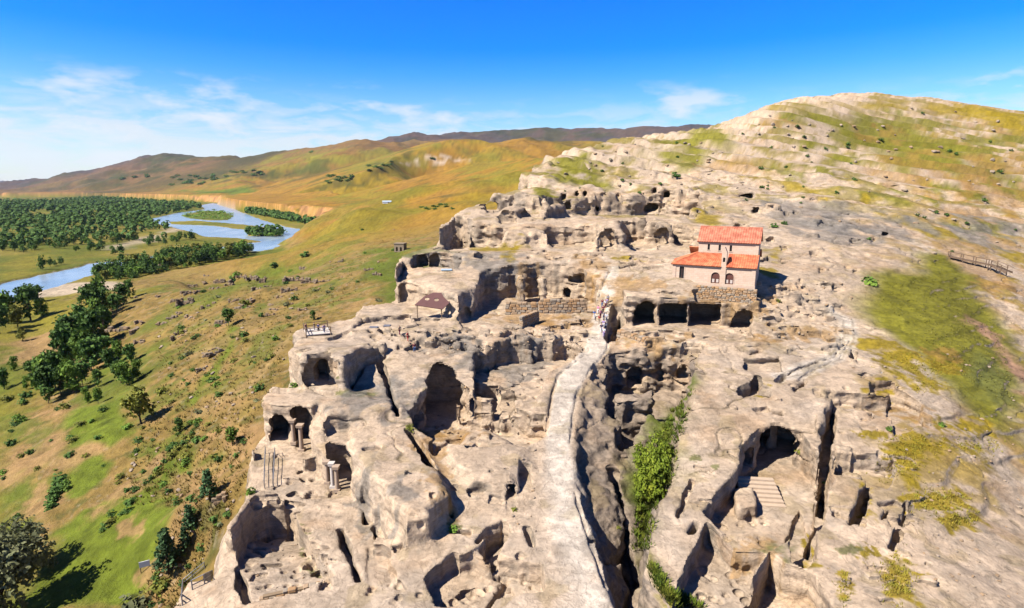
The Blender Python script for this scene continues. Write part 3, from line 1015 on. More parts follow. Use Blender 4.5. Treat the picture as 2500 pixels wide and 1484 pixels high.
def mesh_np(name, V, Q, smooth_=True):
    me = bpy.data.meshes.new(name)
    me.vertices.add(len(V))
    me.vertices.foreach_set("co", np.ascontiguousarray(V, np.float32).ravel())
    nq = len(Q)
    w = Q.shape[1]
    me.loops.add(nq * w)
    me.loops.foreach_set("vertex_index", np.ascontiguousarray(Q, np.int32).ravel())
    me.polygons.add(nq)
    me.polygons.foreach_set("loop_start", np.arange(0, nq * w, w, dtype=np.int32))
    me.polygons.foreach_set("loop_total", np.full(nq, w, np.int32))
    if smooth_:
        me.polygons.foreach_set("use_smooth", np.ones(nq, bool))
    me.update(calc_edges=True)
    return me


NV = vnormals(V, Q)
# ------------------------------------------------------------------ far land as one sheet
fa = np.arange(-1.62, 1.7, 0.0036)
fs = np.concatenate([np.arange(math.log(13.0), math.log(400), .0062), np.arange(math.log(400), math.log(11000), .0088)])
FA, FS = np.meshgrid(fa, fs, indexing='ij')
HF, MF = base_height(FA, FS)
FY = np.exp(FS)
FX = FA * FY
print("far land", FA.shape, round(time.time() - T0, 1))


def sheet_hit(a, e):
    i = int(np.clip(round((a - fa[0]) / .0036), 0, len(fa) - 1))
    col, yy = HF[i], FY[0]
    b = e * yy <= col
    if not b.any():
        return float(a * 9000), 9000.0, float(e * 9000)
    k = max(int(np.argmax(b)), 1)
    d0, d1 = e * yy[k - 1] - col[k - 1], e * yy[k] - col[k]
    q = yy[k - 1] + (yy[k] - yy[k - 1]) * d0 / (d0 - d1 + 1e-9)
    return float(a * q), float(q), float(e * q)


def land_hit(u, v, zmax=None):
    """meet a sight line with the land (hewn part near, sheet beyond) -> x, y, z"""
    x, y, z = march(u, v)
    a, e = ray(u, v)
    if y < GY[0][-2] and a_lo < a < a_hi:
        return x, y, z
    return sheet_hit(a, e)


PATCH = []


def patch(kind, pts, w=1.0, feather=.12, rag=.35):
    xyz = np.array([land_hit(u, v) for u, v in pts])
    P = xyz[:, :2]
    size = math.sqrt(np.ptp(P[:, 0]) * np.ptp(P[:, 1])) + .01
    lo = P.min(0) - size * .3
    hi = P.max(0) + size * .3
    PATCH.append((kind, P, w, feather * size, rag * size, size, lo, hi, xyz[:, 2].min() - .08 * size - 2, xyz[:, 2].max() + .08 * size + 2))


def spot(kind, u, v, ru, rv, w=1.0, **kw):
    patch(kind, [(u + ru * math.cos(t), v + rv * math.sin(t)) for t in np.linspace(0, 2 * math.pi, 13)[:-1]], w, **kw)


KIND = {'olive': (.150, .140, .016), 'green': (.085, .112, .012), 'lawn': (.105, .132, .013), 'yellow': (.235, .170, .014), 'ochre': (.27, .150, .040),
        'soil': (.27, .165, .072), 'sand': (.36, .29, .205), 'gold': (.240, .132, .018), 'pink': (.33, .185, .130), 'dark': (.035, .045, .012), 'meadow': (.17, .145, .018),
        'moss': (.10, .105, .03), 'path': (.235, .160, .062), 'grey': (.17, .155, .135), 'pale': (.40, .33, .26), 'teal': (.10, .115, .035)}

# ridge and upper terraces
for p in [[(1335, 415), (1370, 392), (1420, 385), (1470, 415), (1490, 450), (1440, 452), (1380, 440)], [(1300, 465), (1340, 460), (1355, 485), (1310, 495)],
          [(1470, 345), (1520, 332), (1600, 335), (1640, 360), (1560, 375), (1500, 370)], [(1680, 322), (1765, 318), (1750, 345), (1690, 380), (1610, 400), (1570, 372)],
          [(1890, 280), (1930, 275), (1990, 285), (1960, 298), (1900, 292)],
          [(1960, 275), (2080, 285), (2200, 320), (2330, 370), (2420, 410), (2500, 470), (2500, 500), (2400, 440), (2300, 420), (2200, 420), (2150, 380), (2080, 330), (1990, 300)],
          [(1940, 355), (1990, 340), (2000, 355), (1960, 370)], [(2010, 390), (2090, 385), (2100, 395), (2030, 402)], [(2250, 440), (2330, 455), (2420, 490), (2350, 480)]]:
    patch('olive', p, .95)
patch('yellow', [(1890, 262), (1960, 252), (2150, 247), (2300, 259), (2490, 280), (2490, 306), (2300, 280), (2150, 264), (1960, 268)], .85, feather=.05, rag=.12)
for q in [(2300, 440, 120, 20), (2420, 470, 80, 24), (2250, 380, 90, 14), (2440, 400, 60, 16), (2150, 330, 60, 12), (1900, 300, 40, 12), (1780, 400, 70, 14), (2380, 520, 80, 16)]:
    spot('ochre', *q, w=.5, rag=.9)
for q in [(2250, 300, 90, 10), (2400, 350, 80, 14), (2430, 440, 60, 12), (2050, 350, 60, 10), (1960, 420, 70, 10), (2200, 470, 90, 10), (2400, 560, 60, 14)]:
    spot('olive', *q, w=.8, rag=.8)
for p in [[(2410, 266), (2500, 277), (2500, 325), (2450, 296)], [(1810, 430), (1860, 432), (1950, 450), (2040, 468), (1990, 470), (1880, 450)], [(2000, 482), (2120, 480), (2130, 489), (2010, 491)],
          [(2020, 502), (2110, 505), (2190, 520), (2280, 545), (2350, 580), (2330, 590), (2260, 570), (2200, 545), (2100, 520)],
          [(1680, 528), (1740, 525), (1780, 540), (1740, 550), (1690, 545)], [(2430, 600), (2500, 620), (2500, 650), (2440, 625)], [(1885, 605), (1915, 600), (1905, 640), (1880, 640)],
          [(1850, 652), (1895, 655), (1900, 680), (1860, 672)], [(1180, 606), (1250, 598), (1275, 600), (1230, 614), (1120, 618)], [(1225, 640), (1240, 610), (1268, 604), (1250, 640)],
          [(1490, 628), (1560, 622), (1580, 628), (1500, 638)]]:
    patch('yellow', p, .9)
patch('olive', [(2090, 705), (2190, 650), (2290, 618), (2330, 645), (2410, 715), (2455, 790), (2485, 900), (2500, 1000), (2495, 1090), (2390, 1030), (2300, 940), (2220, 860), (2095, 785)], 1.0, rag=.10, feather=.06)
patch('teal', [(2380, 870), (2440, 880), (2480, 960), (2490, 1050), (2400, 980)], .6)
patch('pink', [(2360, 790), (2400, 790), (2480, 880), (2500, 930), (2500, 960), (2440, 860)], .8)
for q in [(2235, 895, 70, 22), (2300, 905, 50, 26), (2140, 842, 50, 14), (2200, 870, 60, 16), (2230, 1085, 80, 26), (2195, 1130, 60, 40), (2285, 1220, 70, 34), (2340, 1265, 50, 24), (2190, 1420, 38, 60),
          (2115, 1352, 30, 14), (2150, 955, 30, 16), (2260, 940, 40, 18), (2380, 1090, 70, 16), (2400, 1040, 40, 12), (1860, 962, 20, 12), (1980, 1360, 22, 22), (2060, 1430, 14, 40), (2330, 1040, 40, 10), (2110, 1250, 20, 14),
          (2130, 1060, 40, 10)]:
    spot('yellow', *q, w=.95, rag=.6)
for q in [(1620, 830, 90, 10), (1885, 828, 60, 8), (1960, 815, 90, 14), (1070, 1085, 46, 24), (1135, 1060, 50, 14), (1440, 665, 30, 40), (1300, 775, 90, 14), (1380, 790, 60, 12), (1275, 700, 30, 30), (1835, 735, 60, 12),
          (1560, 700, 60, 14), (1720, 740, 60, 14), (1855, 1345, 44, 24), (1460, 740, 20, 30), (2180, 1000, 40, 22), (2240, 1010, 30, 30), (2440, 700, 40, 16), (2300, 860, 40, 14), (1065, 1160, 10, 50), (1100, 1260, 14, 30)]:
    spot('ochre', *q, w=.55, rag=.8)
for q in [(1895, 1345, 40, 18), (2080, 1345, 34, 12), (1700, 1120, 16, 8), (1745, 1140, 10, 6), (1110, 1290, 16, 14), (1020, 1048, 24, 20), (742, 1350, 14, 10), (770, 1395, 14, 12), (870, 960, 50, 6)]:
    spot('moss', *q, w=.8, rag=.5)
for q in [(1240, 885, 90, 40), (1000, 960, 50, 40), (900, 980, 60, 40), (930, 1200, 60, 30), (1180, 640, 90, 18), (1130, 850, 100, 16), (2000, 520, 160, 20), (2150, 560, 160, 16), (2380, 560, 70, 30)]:
    spot('grey', *q, w=.7, rag=.8)
# gorge floor
patch('green', [(1695, 950), (1662, 1060), (1640, 1180), (1605, 1240), (1586, 1340), (1545, 1345), (1552, 1200), (1565, 1100), (1640, 1000)], 1.0, rag=.2)
patch('olive', [(1578, 1365), (1606, 1388), (1640, 1440), (1720, 1500), (1640, 1500), (1600, 1440)], 1.0, rag=.1)
# valley
patch('lawn', [(170, 1000), (280, 990), (315, 1040), (320, 1060), (270, 1090), (175, 1085), (155, 1050)], 1, feather=.05, rag=.1)
patch('lawn', [(165, 1105), (220, 1095), (275, 1130), (260, 1170), (200, 1215), (150, 1225), (160, 1160)], 1, feather=.05, rag=.1)
patch('lawn', [(140, 1300), (200, 1250), (300, 1190), (390, 1140), (450, 1160), (440, 1230), (390, 1290), (390, 1380), (350, 1500), (40, 1500), (100, 1400)], 1, feather=.05, rag=.16)
patch('green', [(0, 1170), (60, 1150), (120, 1170), (90, 1260), (60, 1330), (0, 1350)], .8)
patch('green', [(0, 1020), (100, 1000), (120, 1050), (60, 1080), (0, 1085)], .7)
patch('green', [(190, 880), (260, 870), (340, 900), (300, 980), (200, 980)], .8)
patch('green', [(330, 1080), (480, 1070), (500, 1130), (420, 1150), (340, 1120)], .7, rag=.6)
patch('green', [(620, 745), (655, 742), (650, 768), (610, 768)], .8)
patch('green', [(380, 950), (600, 935), (560, 975), (480, 985), (380, 975)], .6, rag=.6)
patch('green', [(900, 620), (985, 600), (990, 625), (930, 632)], .9)
for q in [(760, 650, 50, 8), (820, 590, 60, 8), (650, 690, 60, 10), (560, 700, 40, 10), (880, 640, 40, 8), (430, 860, 50, 14), (700, 740, 40, 8), (920, 495, 50, 6), (500, 850, 60, 12)]:
    spot('green', *q, w=.5, rag=.8)
for p in [[(0, 1090), (150, 1085), (230, 1095), (160, 1140), (60, 1160), (0, 1170)], [(280, 1280), (330, 1260), (350, 1300), (300, 1325)], [(330, 1400), (400, 1350), (400, 1430), (345, 1432)],
          [(100, 1000), (170, 995), (150, 1060), (110, 1080)], [(60, 1230), (100, 1180), (140, 1200), (110, 1290)], [(430, 1160), (500, 1130), (520, 1180), (460, 1290), (430, 1260)], [(520, 1060), (610, 1030), (600, 1150), (540, 1180)],
          [(230, 1230), (330, 1170), (390, 1110), (410, 1120), (330, 1200), (230, 1260)]]:
    patch('soil', p, .8, rag=.4)
patch('lawn', [(562, 795), (582, 800), (575, 850), (530, 905), (500, 945), (475, 985), (466, 965), (510, 900), (550, 850)], .95, feather=.04, rag=.08)
patch('path', [(480, 860), (600, 800), (700, 700), (800, 640), (806, 644), (706, 708), (606, 810), (486, 870)], .6, feather=.03, rag=.06)
patch('path', [(722, 785), (735, 785), (660, 890), (610, 945), (470, 1030), (460, 1020), (600, 935), (650, 880)], .95, feather=.04, rag=.08)
patch('soil', [(0, 835), (150, 792), (225, 772), (170, 850), (90, 890), (0, 885)], .85)
patch('meadow', [(0, 745), (180, 702), (300, 722), (160, 782), (0, 815)], .9)
patch('sand', [(90, 712), (190, 690), (290, 688), (310, 704), (180, 717), (50, 732)], .95, feather=.05, rag=.1)
patch('sand', [(330, 652), (450, 628), (560, 612), (620, 606), (640, 612), (540, 620), (440, 634), (330, 660)], .8, feather=.05, rag=.1)
patch('sand', [(280, 608), (330, 598), (440, 560), (430, 556), (330, 590), (250, 600)], .7, feather=.05, rag=.1)
patch('meadow', [(0, 636), (70, 628), (100, 660), (80, 674), (0, 690)], .95)
patch('meadow', [(600, 530), (690, 528), (720, 545), (640, 536)], .9)
patch('green', [(430, 464), (610, 454), (622, 468), (500, 475)], 1, feather=.05, rag=.1)
patch('green', [(700, 415), (760, 400), (800, 410), (760, 425)], .6)
patch('green', [(440, 525), (490, 514), (540, 514), (573, 526), (560, 536), (510, 537), (460, 532)], .9)
patch('meadow', [(405, 541), (480, 538), (560, 544), (640, 552), (600, 560), (520, 550), (420, 546)], .9)
for q in [(650, 412, 70, 6), (700, 392, 60, 6), (960, 392, 60, 6), (1060, 356, 40, 4), (840, 404, 40, 8), (560, 440, 60, 4), (1230, 420, 40, 10), (870, 480, 60, 5), (760, 380, 60, 8), (930, 385, 70, 7), (900, 408, 60, 8), (860, 505, 60, 6), (1200, 400, 40, 10)]:
    spot('olive', *q, w=.6, rag=.8)
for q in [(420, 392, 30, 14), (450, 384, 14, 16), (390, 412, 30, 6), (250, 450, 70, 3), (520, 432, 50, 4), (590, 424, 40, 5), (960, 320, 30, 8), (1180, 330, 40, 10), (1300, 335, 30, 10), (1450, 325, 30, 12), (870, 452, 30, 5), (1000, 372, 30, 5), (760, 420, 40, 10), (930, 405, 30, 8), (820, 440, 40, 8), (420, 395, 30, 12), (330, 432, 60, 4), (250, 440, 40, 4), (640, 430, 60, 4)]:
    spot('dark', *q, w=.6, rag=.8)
for q in [(1080, 390, 60, 5), (1010, 400, 30, 4)]:
    spot('pale', *q, w=.6, rag=.6)

ROAD_PX = [(1370, 1500), (1368, 1330), (1340, 1160), (1332, 1080), (1350, 960), (1360, 912), (1420, 862), (1445, 805), (1450, 740), (1468, 692), (1490, 652), (1515, 648), (1500, 692), (1496, 740), (1484, 800), (1486, 850), (1442, 900),
           (1408, 960), (1392, 1080), (1402, 1200), (1442, 1330), (1505, 1500)]
ROAD_XY = P3(ROAD_PX, H0 + dig)[:, :2]
PATH2_XY = P3([(1905, 935), (1960, 905), (2045, 870), (2072, 830), (2070, 780), (2040, 770)])[:, :2]


def land_colour(X, Y, Z, NZ, M):
    n = len(X)
    big = fbm(X, Y, Z, 22, 3)
    mid = fbm(X, Y, Z, 4.5, 3)
    fin = fbm(X, Y, Z, 1.1, 3)
    # rock
    c = np.empty((n, 3), np.float32)
    c[:] = (.435, .333, .233)
    c *= (1 + .10 * big + .13 * mid + .13 * fin)[:, None]

    def mixin(m, col):
        m = np.clip(m, 0, 1)[:, None]
        c[:] = c * (1 - m) + np.asarray(col, np.float32) * (1 + .2 * fin + .12 * mid)[:, None] * m
    steep = smooth(NZ, .75, .25)
    grey = smooth(fbm(X, Y, Z * .4, 8, 4), -.05, .5)
    mixin(grey * (.16 + .36 * steep), (.24, .21, .175))
    streak = smooth(fbm(X * 1.0, Y * 1.0, Z * .18, 1.6, 3), .15, .7) * steep
    mixin(streak * .5, (.13, .112, .09))
    och = smooth(fbm(X + 31, Y, Z * 2, 5, 4), .25, .8)
    mixin(och * .32, (.34, .20, .095))
    lich = smooth(fbm(X + 7, Y + 3, Z, .9, 3), .45, .8)
    mixin(lich * .30, (.15, .14, .115))
    crk = smooth(np.abs(fbm(X, Y, Z, 9, 3)), .028, .004) * smooth(fbm(X + 3, Y + 8, Z, 14, 2), -.05, .25)
    mixin(crk * .7, (.12, .095, .06))
    pale = smooth(fbm(X - 11, Y + 5, Z, 9, 3), .2, .7) * smooth(NZ, .7, .95)
    mixin(pale * .5, (.395, .325, .25))
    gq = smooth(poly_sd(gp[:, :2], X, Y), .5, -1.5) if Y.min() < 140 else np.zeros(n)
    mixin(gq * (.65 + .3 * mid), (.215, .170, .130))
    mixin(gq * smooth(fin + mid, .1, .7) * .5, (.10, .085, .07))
    rd = poly_sd(ROAD_XY, X, Y) if Y.min() < 140 else np.full(n, 99.)
    soft = .3 + 1.3 * smooth(Y, 64, 50)
    mixin(smooth((rd + fbm(X, Y, 2, 2.5, 3) * .7 * soft) / soft, 1.0, -1.0) * .92, (.47, .41, .335))
    tr = line_d(PATH2_XY, X, Y)
    mixin(smooth(tr + .5 * mid, 2.0, .8) * .95, (.46, .40, .325))
    mixin(smooth(np.abs(tr - .7), .28, .05) * .6, (.22, .18, .13))
    # tufts in the cracks and dry grass on the flats, more of it high on the ridge
    hi = smooth(Y, 130, 210) * smooth(NZ, .45, .8)
    gr = fbm(X * .6 + Z, Y, Z * 2.5, 13, 4)
    mixin(smooth(gr, .18, .42) * hi * .8, (.165, .135, .018))
    mixin(smooth(fbm(X, Y, Z * 3, 3.2, 3), .40, .62) * (.25 + .4 * hi) * smooth(NZ, .5, .85), (.20, .145, .028))
    rx = smooth(X / np.maximum(Y, 1), .55, .8) * smooth(Y, 45, 60) * smooth(NZ, .5, .8)
    mixin(smooth(fbm(X, Y, Z, 5, 4), .0, .42) * rx * .85, (.255, .175, .03))
    mixin(smooth(fbm(X + 40, Y, Z, 8, 4), .15, .5) * rx * .6, (.30, .185, .085))
    rock = c.copy()
    # earth and grass of the valley side, plain and hills
    g1 = fbm(X, Y, 3, 16, 4)
    g2 = fbm(X, Y, 8, 5, 4)
    g3 = fbm(X, Y, 9, 1.3, 2)
    c[:] = (.205, .138, .040)
    c *= (1 + .16 * g1 + .22 * g2 + .22 * g3)[:, None]
    near = smooth(Y, 420, 250)
    mixin(smooth(g1 + .5 * g2, .05, .7) * .8 * near, (.105, .118, .020))
    mixin(smooth(fbm(X, Y, 4, 7, 4) - .1 * g1, .15, .7) * .75 * near, (.265, .165, .065))
    mixin(smooth(fbm(X + 50, Y, 5, 2.2, 3), .35, .7) * .65 * near, (.062, .072, .016))
    mixin(smooth(fbm(X + 9, Y + 70, 5, .9, 2), .45, .8) * .5 * near, (.25, .20, .13))
    gold = smooth(Y, 280, 480) * smooth(Z, PLAIN_Z + 5, PLAIN_Z + 15)
    G1 = fbm(X, Y, 3, 120, 4)
    G2 = fbm(X, Y, 5, 45, 4)
    mixin(gold, (.262, .143, .020))
    c *= (1 + gold * (.22 * G2 + .18 * G1))[:, None]
    mixin(gold * smooth(G1, .0, .5) * .6, (.165, .140, .014))
    mixin(gold * smooth(G2 - .2 * G1, .25, .7) * .45, (.165, .092, .025))
    mixin(gold * smooth(fbm(X, Y, 8, 22, 3), .4, .8) * .5, (.085, .078, .018))
    rav = smooth(np.abs(fbm(X, Y, 4, 210, 4)), .07, .0)
    mixin(gold * rav * .55, (.085, .070, .022))
    far = smooth(Y, 2300, 4200)
    mixin(far * .85, (.110, .064, .036))
    F1 = fbm(X, Y, 2, 420, 4)
    mixin(far * smooth(F1, .1, .6) * .6, (.070, .060, .035))
    mixin(far * smooth(fbm(X, Y, 6, 260, 3), .3, .7) * .4, (.17, .115, .035))
    vf = smooth(Y, 4300, 5200)
    mixin(vf * .7, (.060, .043, .042))
    mixin(vf * smooth(fbm(X, Y, 6, 170, 3), .05, .5) * .6, (.045, .045, .045))
    # plain
    pl = smooth(Z, PLAIN_Z + 4, PLAIN_Z + 1)
    mixin(pl, (.135, .125, .017))
    P1 = fbm(X, Y, 1, 60, 4)
    mixin(pl * smooth(P1, .0, .5) * .7, (.085, .105, .012))
    mixin(pl * smooth(P1, -.1, -.6) * .6, (.215, .165, .035))
    wet = smooth(Z, PLAIN_Z - .5, PLAIN_Z - 1.1)
    mixin(wet, (.26, .215, .15))
    # bluff: bare earth
    if Y.max() > 560:
        bd = poly_sd(BLUFF_XY, X, Y)
        slope = smooth(NZ, .97, .85) * smooth(Y, 560, 760) * smooth(bd, -2, 4) * smooth(bd, 75, 45)
        mixin(slope * (.95 + .2 * fin), (.42, .215, .080))
        mixin(slope * smooth(fbm(X, Y, 2, 18, 3), .0, .45) * .75, (.17, .088, .04))
    earth = c.copy()
    Mm = smooth(M + .5 * mid * (M > .02) * (M < .98), .25, .6)[:, None]
    c[:] = earth * (1 - Mm) + rock * Mm
    for kind, P, w, fe, rag, size, lo, hi_, zl, zh in PATCH:
        m = (X > lo[0]) & (X < hi_[0]) & (Y > lo[1]) & (Y < hi_[1]) & (Z > zl) & (Z < zh)
        if not m.any():
            continue
        ix = np.where(m)[0]
        x, y = X[ix], Y[ix]
        d = poly_sd(P, x, y) + fbm(x, y, 1.7, size * .22, 4) * rag * .5
        k = smooth(d, fe, -fe) * w
        if kind not in ('pink', 'grey', 'pale', 'ochre'):
            k = k * smooth(NZ[ix], .35, .65)
        k = k[:, None].astype(np.float32)
        col = np.asarray(KIND[kind], np.float32) * (1 + .25 * fin[ix] + .2 * fbm(x, y, 6, size * .1, 3))[:, None]
        c[ix] = c[ix] * (1 - k) + col * k
    return np.clip(c * .70, .006, .8)


def set_col(me, c):
    at = me.color_attributes.new("Col", 'FLOAT_COLOR', 'POINT')
    at.data.foreach_set("color", np.concatenate([c, np.ones((len(c), 1), np.float32)], 1).astype(np.float32).ravel())


def M_at(x, y):
    fi = np.clip((x / y - a_lo) / DA, 0, NI - 1).astype(int)
    fj = np.clip((np.log(y) - s_lo) / DS, 0, NJ - 1).astype(int)
    return M0[fi, fj]


# weathering of the hewn rock: displaced along its normals
x, y, z = V.T
Mv = M_at(x, y)
rdv = poly_sd(ROAD_XY, x, y)
calm = (1 - .8 * smooth(rdv, .8, -.3)) * smooth(Mv, .2, .9)
st = smooth(NV[:, 2], .8, .3)
gd = smooth(poly_sd(gp[:, :2], x, y), 1.0, -1.0)
hi = smooth(y, 135, 180)
dsp = fbm(x, y, z, 5.0, 3) * (.15 + .30 * gd + .12 * hi) + fbm(x, y, z * 1.8, 1.5, 3) * (.03 + .09 * st + .2 * gd) + fbm(x, y, z, .5, 2) * (.02 + .025 * st)
dsp = dsp + st * fbm(x * .25, y * .25, z * 1.5, 1.0, 2) * .12
flut = np.abs(fbm(x * 1.0, y * 1.0, z * .22, 2.4, 2)) * st
dsp = dsp - flut * (.12 + .35 * gd)
dsp = dsp - .16 * smooth(np.abs(fbm(x, y, z, 9, 3)), .045, .0) * smooth(fbm(x + 3, y + 8, z, 14, 2), -.05, .25)
dsp = dsp * calm * np.clip(y / 55, .75, 2.2)
V = V + NV * dsp[:, None]
NV = vnormals(V, Q)
me = mesh_np("rock_plateau", V, Q)
me.set_sharp_from_angle(angle=math.radians(40))
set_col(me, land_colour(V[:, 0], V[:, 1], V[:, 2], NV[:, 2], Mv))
print("rock coloured", round(time.time() - T0, 1))


# ------------------------------------------------------------------ materials
def new_mat(name):
    m = bpy.data.materials.new(name)
    m.use_nodes = True
    t = m.node_tree
    b = t.nodes['Principled BSDF']
    return m, t, b


def bump(t, b, height, strength, dist):
    bn = N(t, 'ShaderNodeBump')
    bn.inputs['Strength'].default_value = strength
    bn.inputs['Distance'].default_value = dist
    t.links.new(height, bn.inputs['Height'])
    t.links.new(bn.outputs[0], b.inputs['Normal'])


def noise_node(t, scale, detail=4, rough=.55, coords='Object', stretch=None, dist=0.):
    tcn = N(t, 'ShaderNodeTexCoord')
    src = tcn.outputs[coords]
    if stretch:
        mp = N(t, 'ShaderNodeMapping')
        mp.inputs['Scale'].default_value = stretch
        t.links.new(src, mp.inputs['Vector'])
        src = mp.outputs[0]
    n = N(t, 'ShaderNodeTexNoise')
    n.inputs['Scale'].default_value = scale
    n.inputs['Detail'].default_value = detail
    n.inputs['Roughness'].default_value = rough
    n.inputs['Distortion'].default_value = dist
    t.links.new(src, n.inputs['Vector'])
    return n.outputs['Fac']


def land_material(name, s1, s2, bstr, bdist, rock=False):
    m, t, b = new_mat(name)
    at = N(t, 'ShaderNodeVertexColor', layer_name="Col")
    n1 = noise_node(t, s1, 6, .65)
    n2 = noise_node(t, s2, 5, .6)
    f = mth(t, 'MULTIPLY_ADD', n1, .7, .65)
    col = mixc(t, 1.0, at.outputs['Color'], f, 'MULTIPLY')
    f2 = mth(t, 'MULTIPLY_ADD', n2, .6, .7)
    col = mixc(t, 1.0, col, f2, 'MULTIPLY')
    h = mth(t, 'ADD', n1, mth(t, 'MULTIPLY', n2, .7))
    if rock:                                                    # pecked pits darker than the rock, thin bedding lines, darker cracks
        sp = ramp(t, noise_node(t, 1.35, 8, .72), [(.58, (0, 0, 0)), (.68, (1, 1, 1))])
        col = mixc(t, mth(t, 'MULTIPLY', sp, .30), col, mixc(t, 1.0, col, (.36, .31, .26), 'MULTIPLY'))
        bed = ramp(t, noise_node(t, 1.0, 6, .62, stretch=(.22, .22, 3.2), dist=.4), [(.40, (0, 0, 0)), (.47, (1, 1, 1)), (.53, (1, 1, 1)), (.60, (0, 0, 0))])
        bedk = mth(t, 'SUBTRACT', 1.0, mth(t, 'MULTIPLY', bed, .16))
        col = mixc(t, 1.0, col, bedk, 'MULTIPLY')
        crk = ramp(t, noise_node(t, .55, 7, .6, dist=.6), [(.475, (0, 0, 0)), (.497, (1, 1, 1)), (.503, (1, 1, 1)), (.525, (0, 0, 0))])
        col = mixc(t, mth(t, 'MULTIPLY', crk, .20), col, mixc(t, 1.0, col, (.42, .36, .30), 'MULTIPLY'))
        h = mth(t, 'SUBTRACT', mth(t, 'SUBTRACT', h, mth(t, 'MULTIPLY', sp, .45)), mth(t, 'MULTIPLY', crk, .35))
    t.links.new(col, b.inputs['Base Color'])
    b.inputs['Roughness'].default_value = .95
    b.inputs['Specular IOR Level'].default_value = .1
    bump(t, b, h, bstr, bdist)
    return m


MAT_ROCK = land_material("hewn_sandstone", 2.6, .7, .55, .22, True)
MAT_LAND = land_material("grassland", 1.6, .35, .9, .6)
me.materials.append(MAT_ROCK)
col_main = scene.collection


def link(o, parent=None, kind=None, label=None, cat=None, group=None):
    col_main.objects.link(o)
    if parent is not None:
        o.parent = parent
    if kind or cat:
        o['kind'] = kind or 'thing'
    if label:
        o['label'] = label
    if cat:
        o['category'] = cat
    if group:
        o['group'] = group
    return o


rock_obj = link(bpy.data.objects.new("rock_plateau", me), kind='structure')

# far sheet: leave out what the hewn rock covers
ins = (FA > a_lo + .01) & (FA < a_hi - .01) & (FS > s_lo + .02) & (FS < s_hi - .02)
cover = ins & COVER_AT(FA, FS)
na, ns_ = FA.shape
idx = np.arange(na * ns_).reshape(na, ns_)
hide = cover[:-1, :-1] & cover[1:, :-1] & cover[:-1, 1:] & cover[1:, 1:]
QF = np.stack([idx[:-1, :-1], idx[1:, :-1], idx[1:, 1:], idx[:-1, 1:]], -1)[~hide]
VF = np.stack([FX.ravel(), FY.ravel(), (HF - .12 * cover).ravel()], 1)
used = np.zeros(len(VF), bool)
used[QF.ravel()] = True
remap = np.cumsum(used) - 1
NF = vnormals(VF, QF)[used]
VF = VF[used]
QF = remap[QF]
mef = mesh_np("valley_and_hills", VF, QF)
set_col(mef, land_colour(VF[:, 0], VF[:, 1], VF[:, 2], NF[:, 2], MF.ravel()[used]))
mef.materials.append(MAT_LAND)
land_obj = link(bpy.data.objects.new("hills", mef), kind='structure')
print("far sheet", len(VF), len(QF), round(time.time() - T0, 1))

# ------------------------------------------------------------------ river
m, t, b = new_mat("river_water")
n1 = noise_node(t, .05, 4, .6, stretch=(1, .35, 1))
colr = ramp(t, n1, [(.3, (.12, .17, .22)), (.55, (.17, .22, .27)), (.75, (.24, .28, .31))])
t.links.new(colr, b.inputs['Base Color'])
b.inputs['Roughness'].default_value = .22
b.inputs['IOR'].default_value = 1.33
bump(t, b, noise_node(t, .5, 4, .6), .25, .3)
MAT_WATER = m
wa = np.array([(-2400, 180, 0), (-20, 180, 0), (-20, 2600, 0), (-2400, 2600, 0)], float)
wm_ = mesh_np("river", np.array([(x_, y_, PLAIN_Z - 1.0) for x_, y_, _ in wa]), np.array([[0, 1, 2, 3]]), False)
wm_.materials.append(MAT_WATER)
river = link(bpy.data.objects.new("river", wm_), kind='structure')
# ------------------------------------------------------------------ tools for the things that stand on the land
bpy.context.view_layer.update()
_dg = bpy.context.evaluated_depsgraph_get()
rock_ev, land_ev = rock_obj.evaluated_get(_dg), land_obj.evaluated_get(_dg)


def cast(o, d, objs=(rock_ev, land_ev)):
    best = None
    o, d = Vector(o), Vector(d).normalized()
    for ob in objs:
        ok, p, n, f = ob.ray_cast(o, d)
        if ok:
            L = (p - o).length
            if best is None or L < best[0]:
                best = (L, p.copy(), n.copy())
    return best


def at(u, v):
    """point of the land on a sight line"""
    a, e = ray(u, v)
    h = cast((0, 0, 0), (float(a), 1.0, float(e)))
    return h[1] if h else Vector((float(a) * 3000, 3000, float(e) * 3000))


def ground(x, y, zt=160):
    h = cast((x, y, zt), (0, 0, -1))
    return h[1].z if h else 0.0


def size_at(p, px):
    """length at point p that spans px sight-line units"""
    return px * p.length / F


def simple_mat(name, col, rough=.85, var=.25, scale=3.0, bstr=.3, bdist=.05, metal=0.0, spec=.2, col2=None, stretch=None):
    m, t, b = new_mat(name)
    n1 = noise_node(t, scale, 5, .6, stretch=stretch)
    f = mth(t, 'MULTIPLY_ADD', n1, 2 * var, 1 - var)
    base = col if col2 is None else mixc(t, ramp(t, n1, [(.4, (0, 0, 0)), (.62, (1, 1, 1))]), col, col2)
    c = mixc(t, 1.0, base, f, 'MULTIPLY')
    t.links.new(c, b.inputs['Base Color'])
    b.inputs['Roughness'].default_value = rough
    b.inputs['Metallic'].default_value = metal
    b.inputs['Specular IOR Level'].default_value = spec
    if bstr:
        bump(t, b, n1, bstr, bdist)
    return m


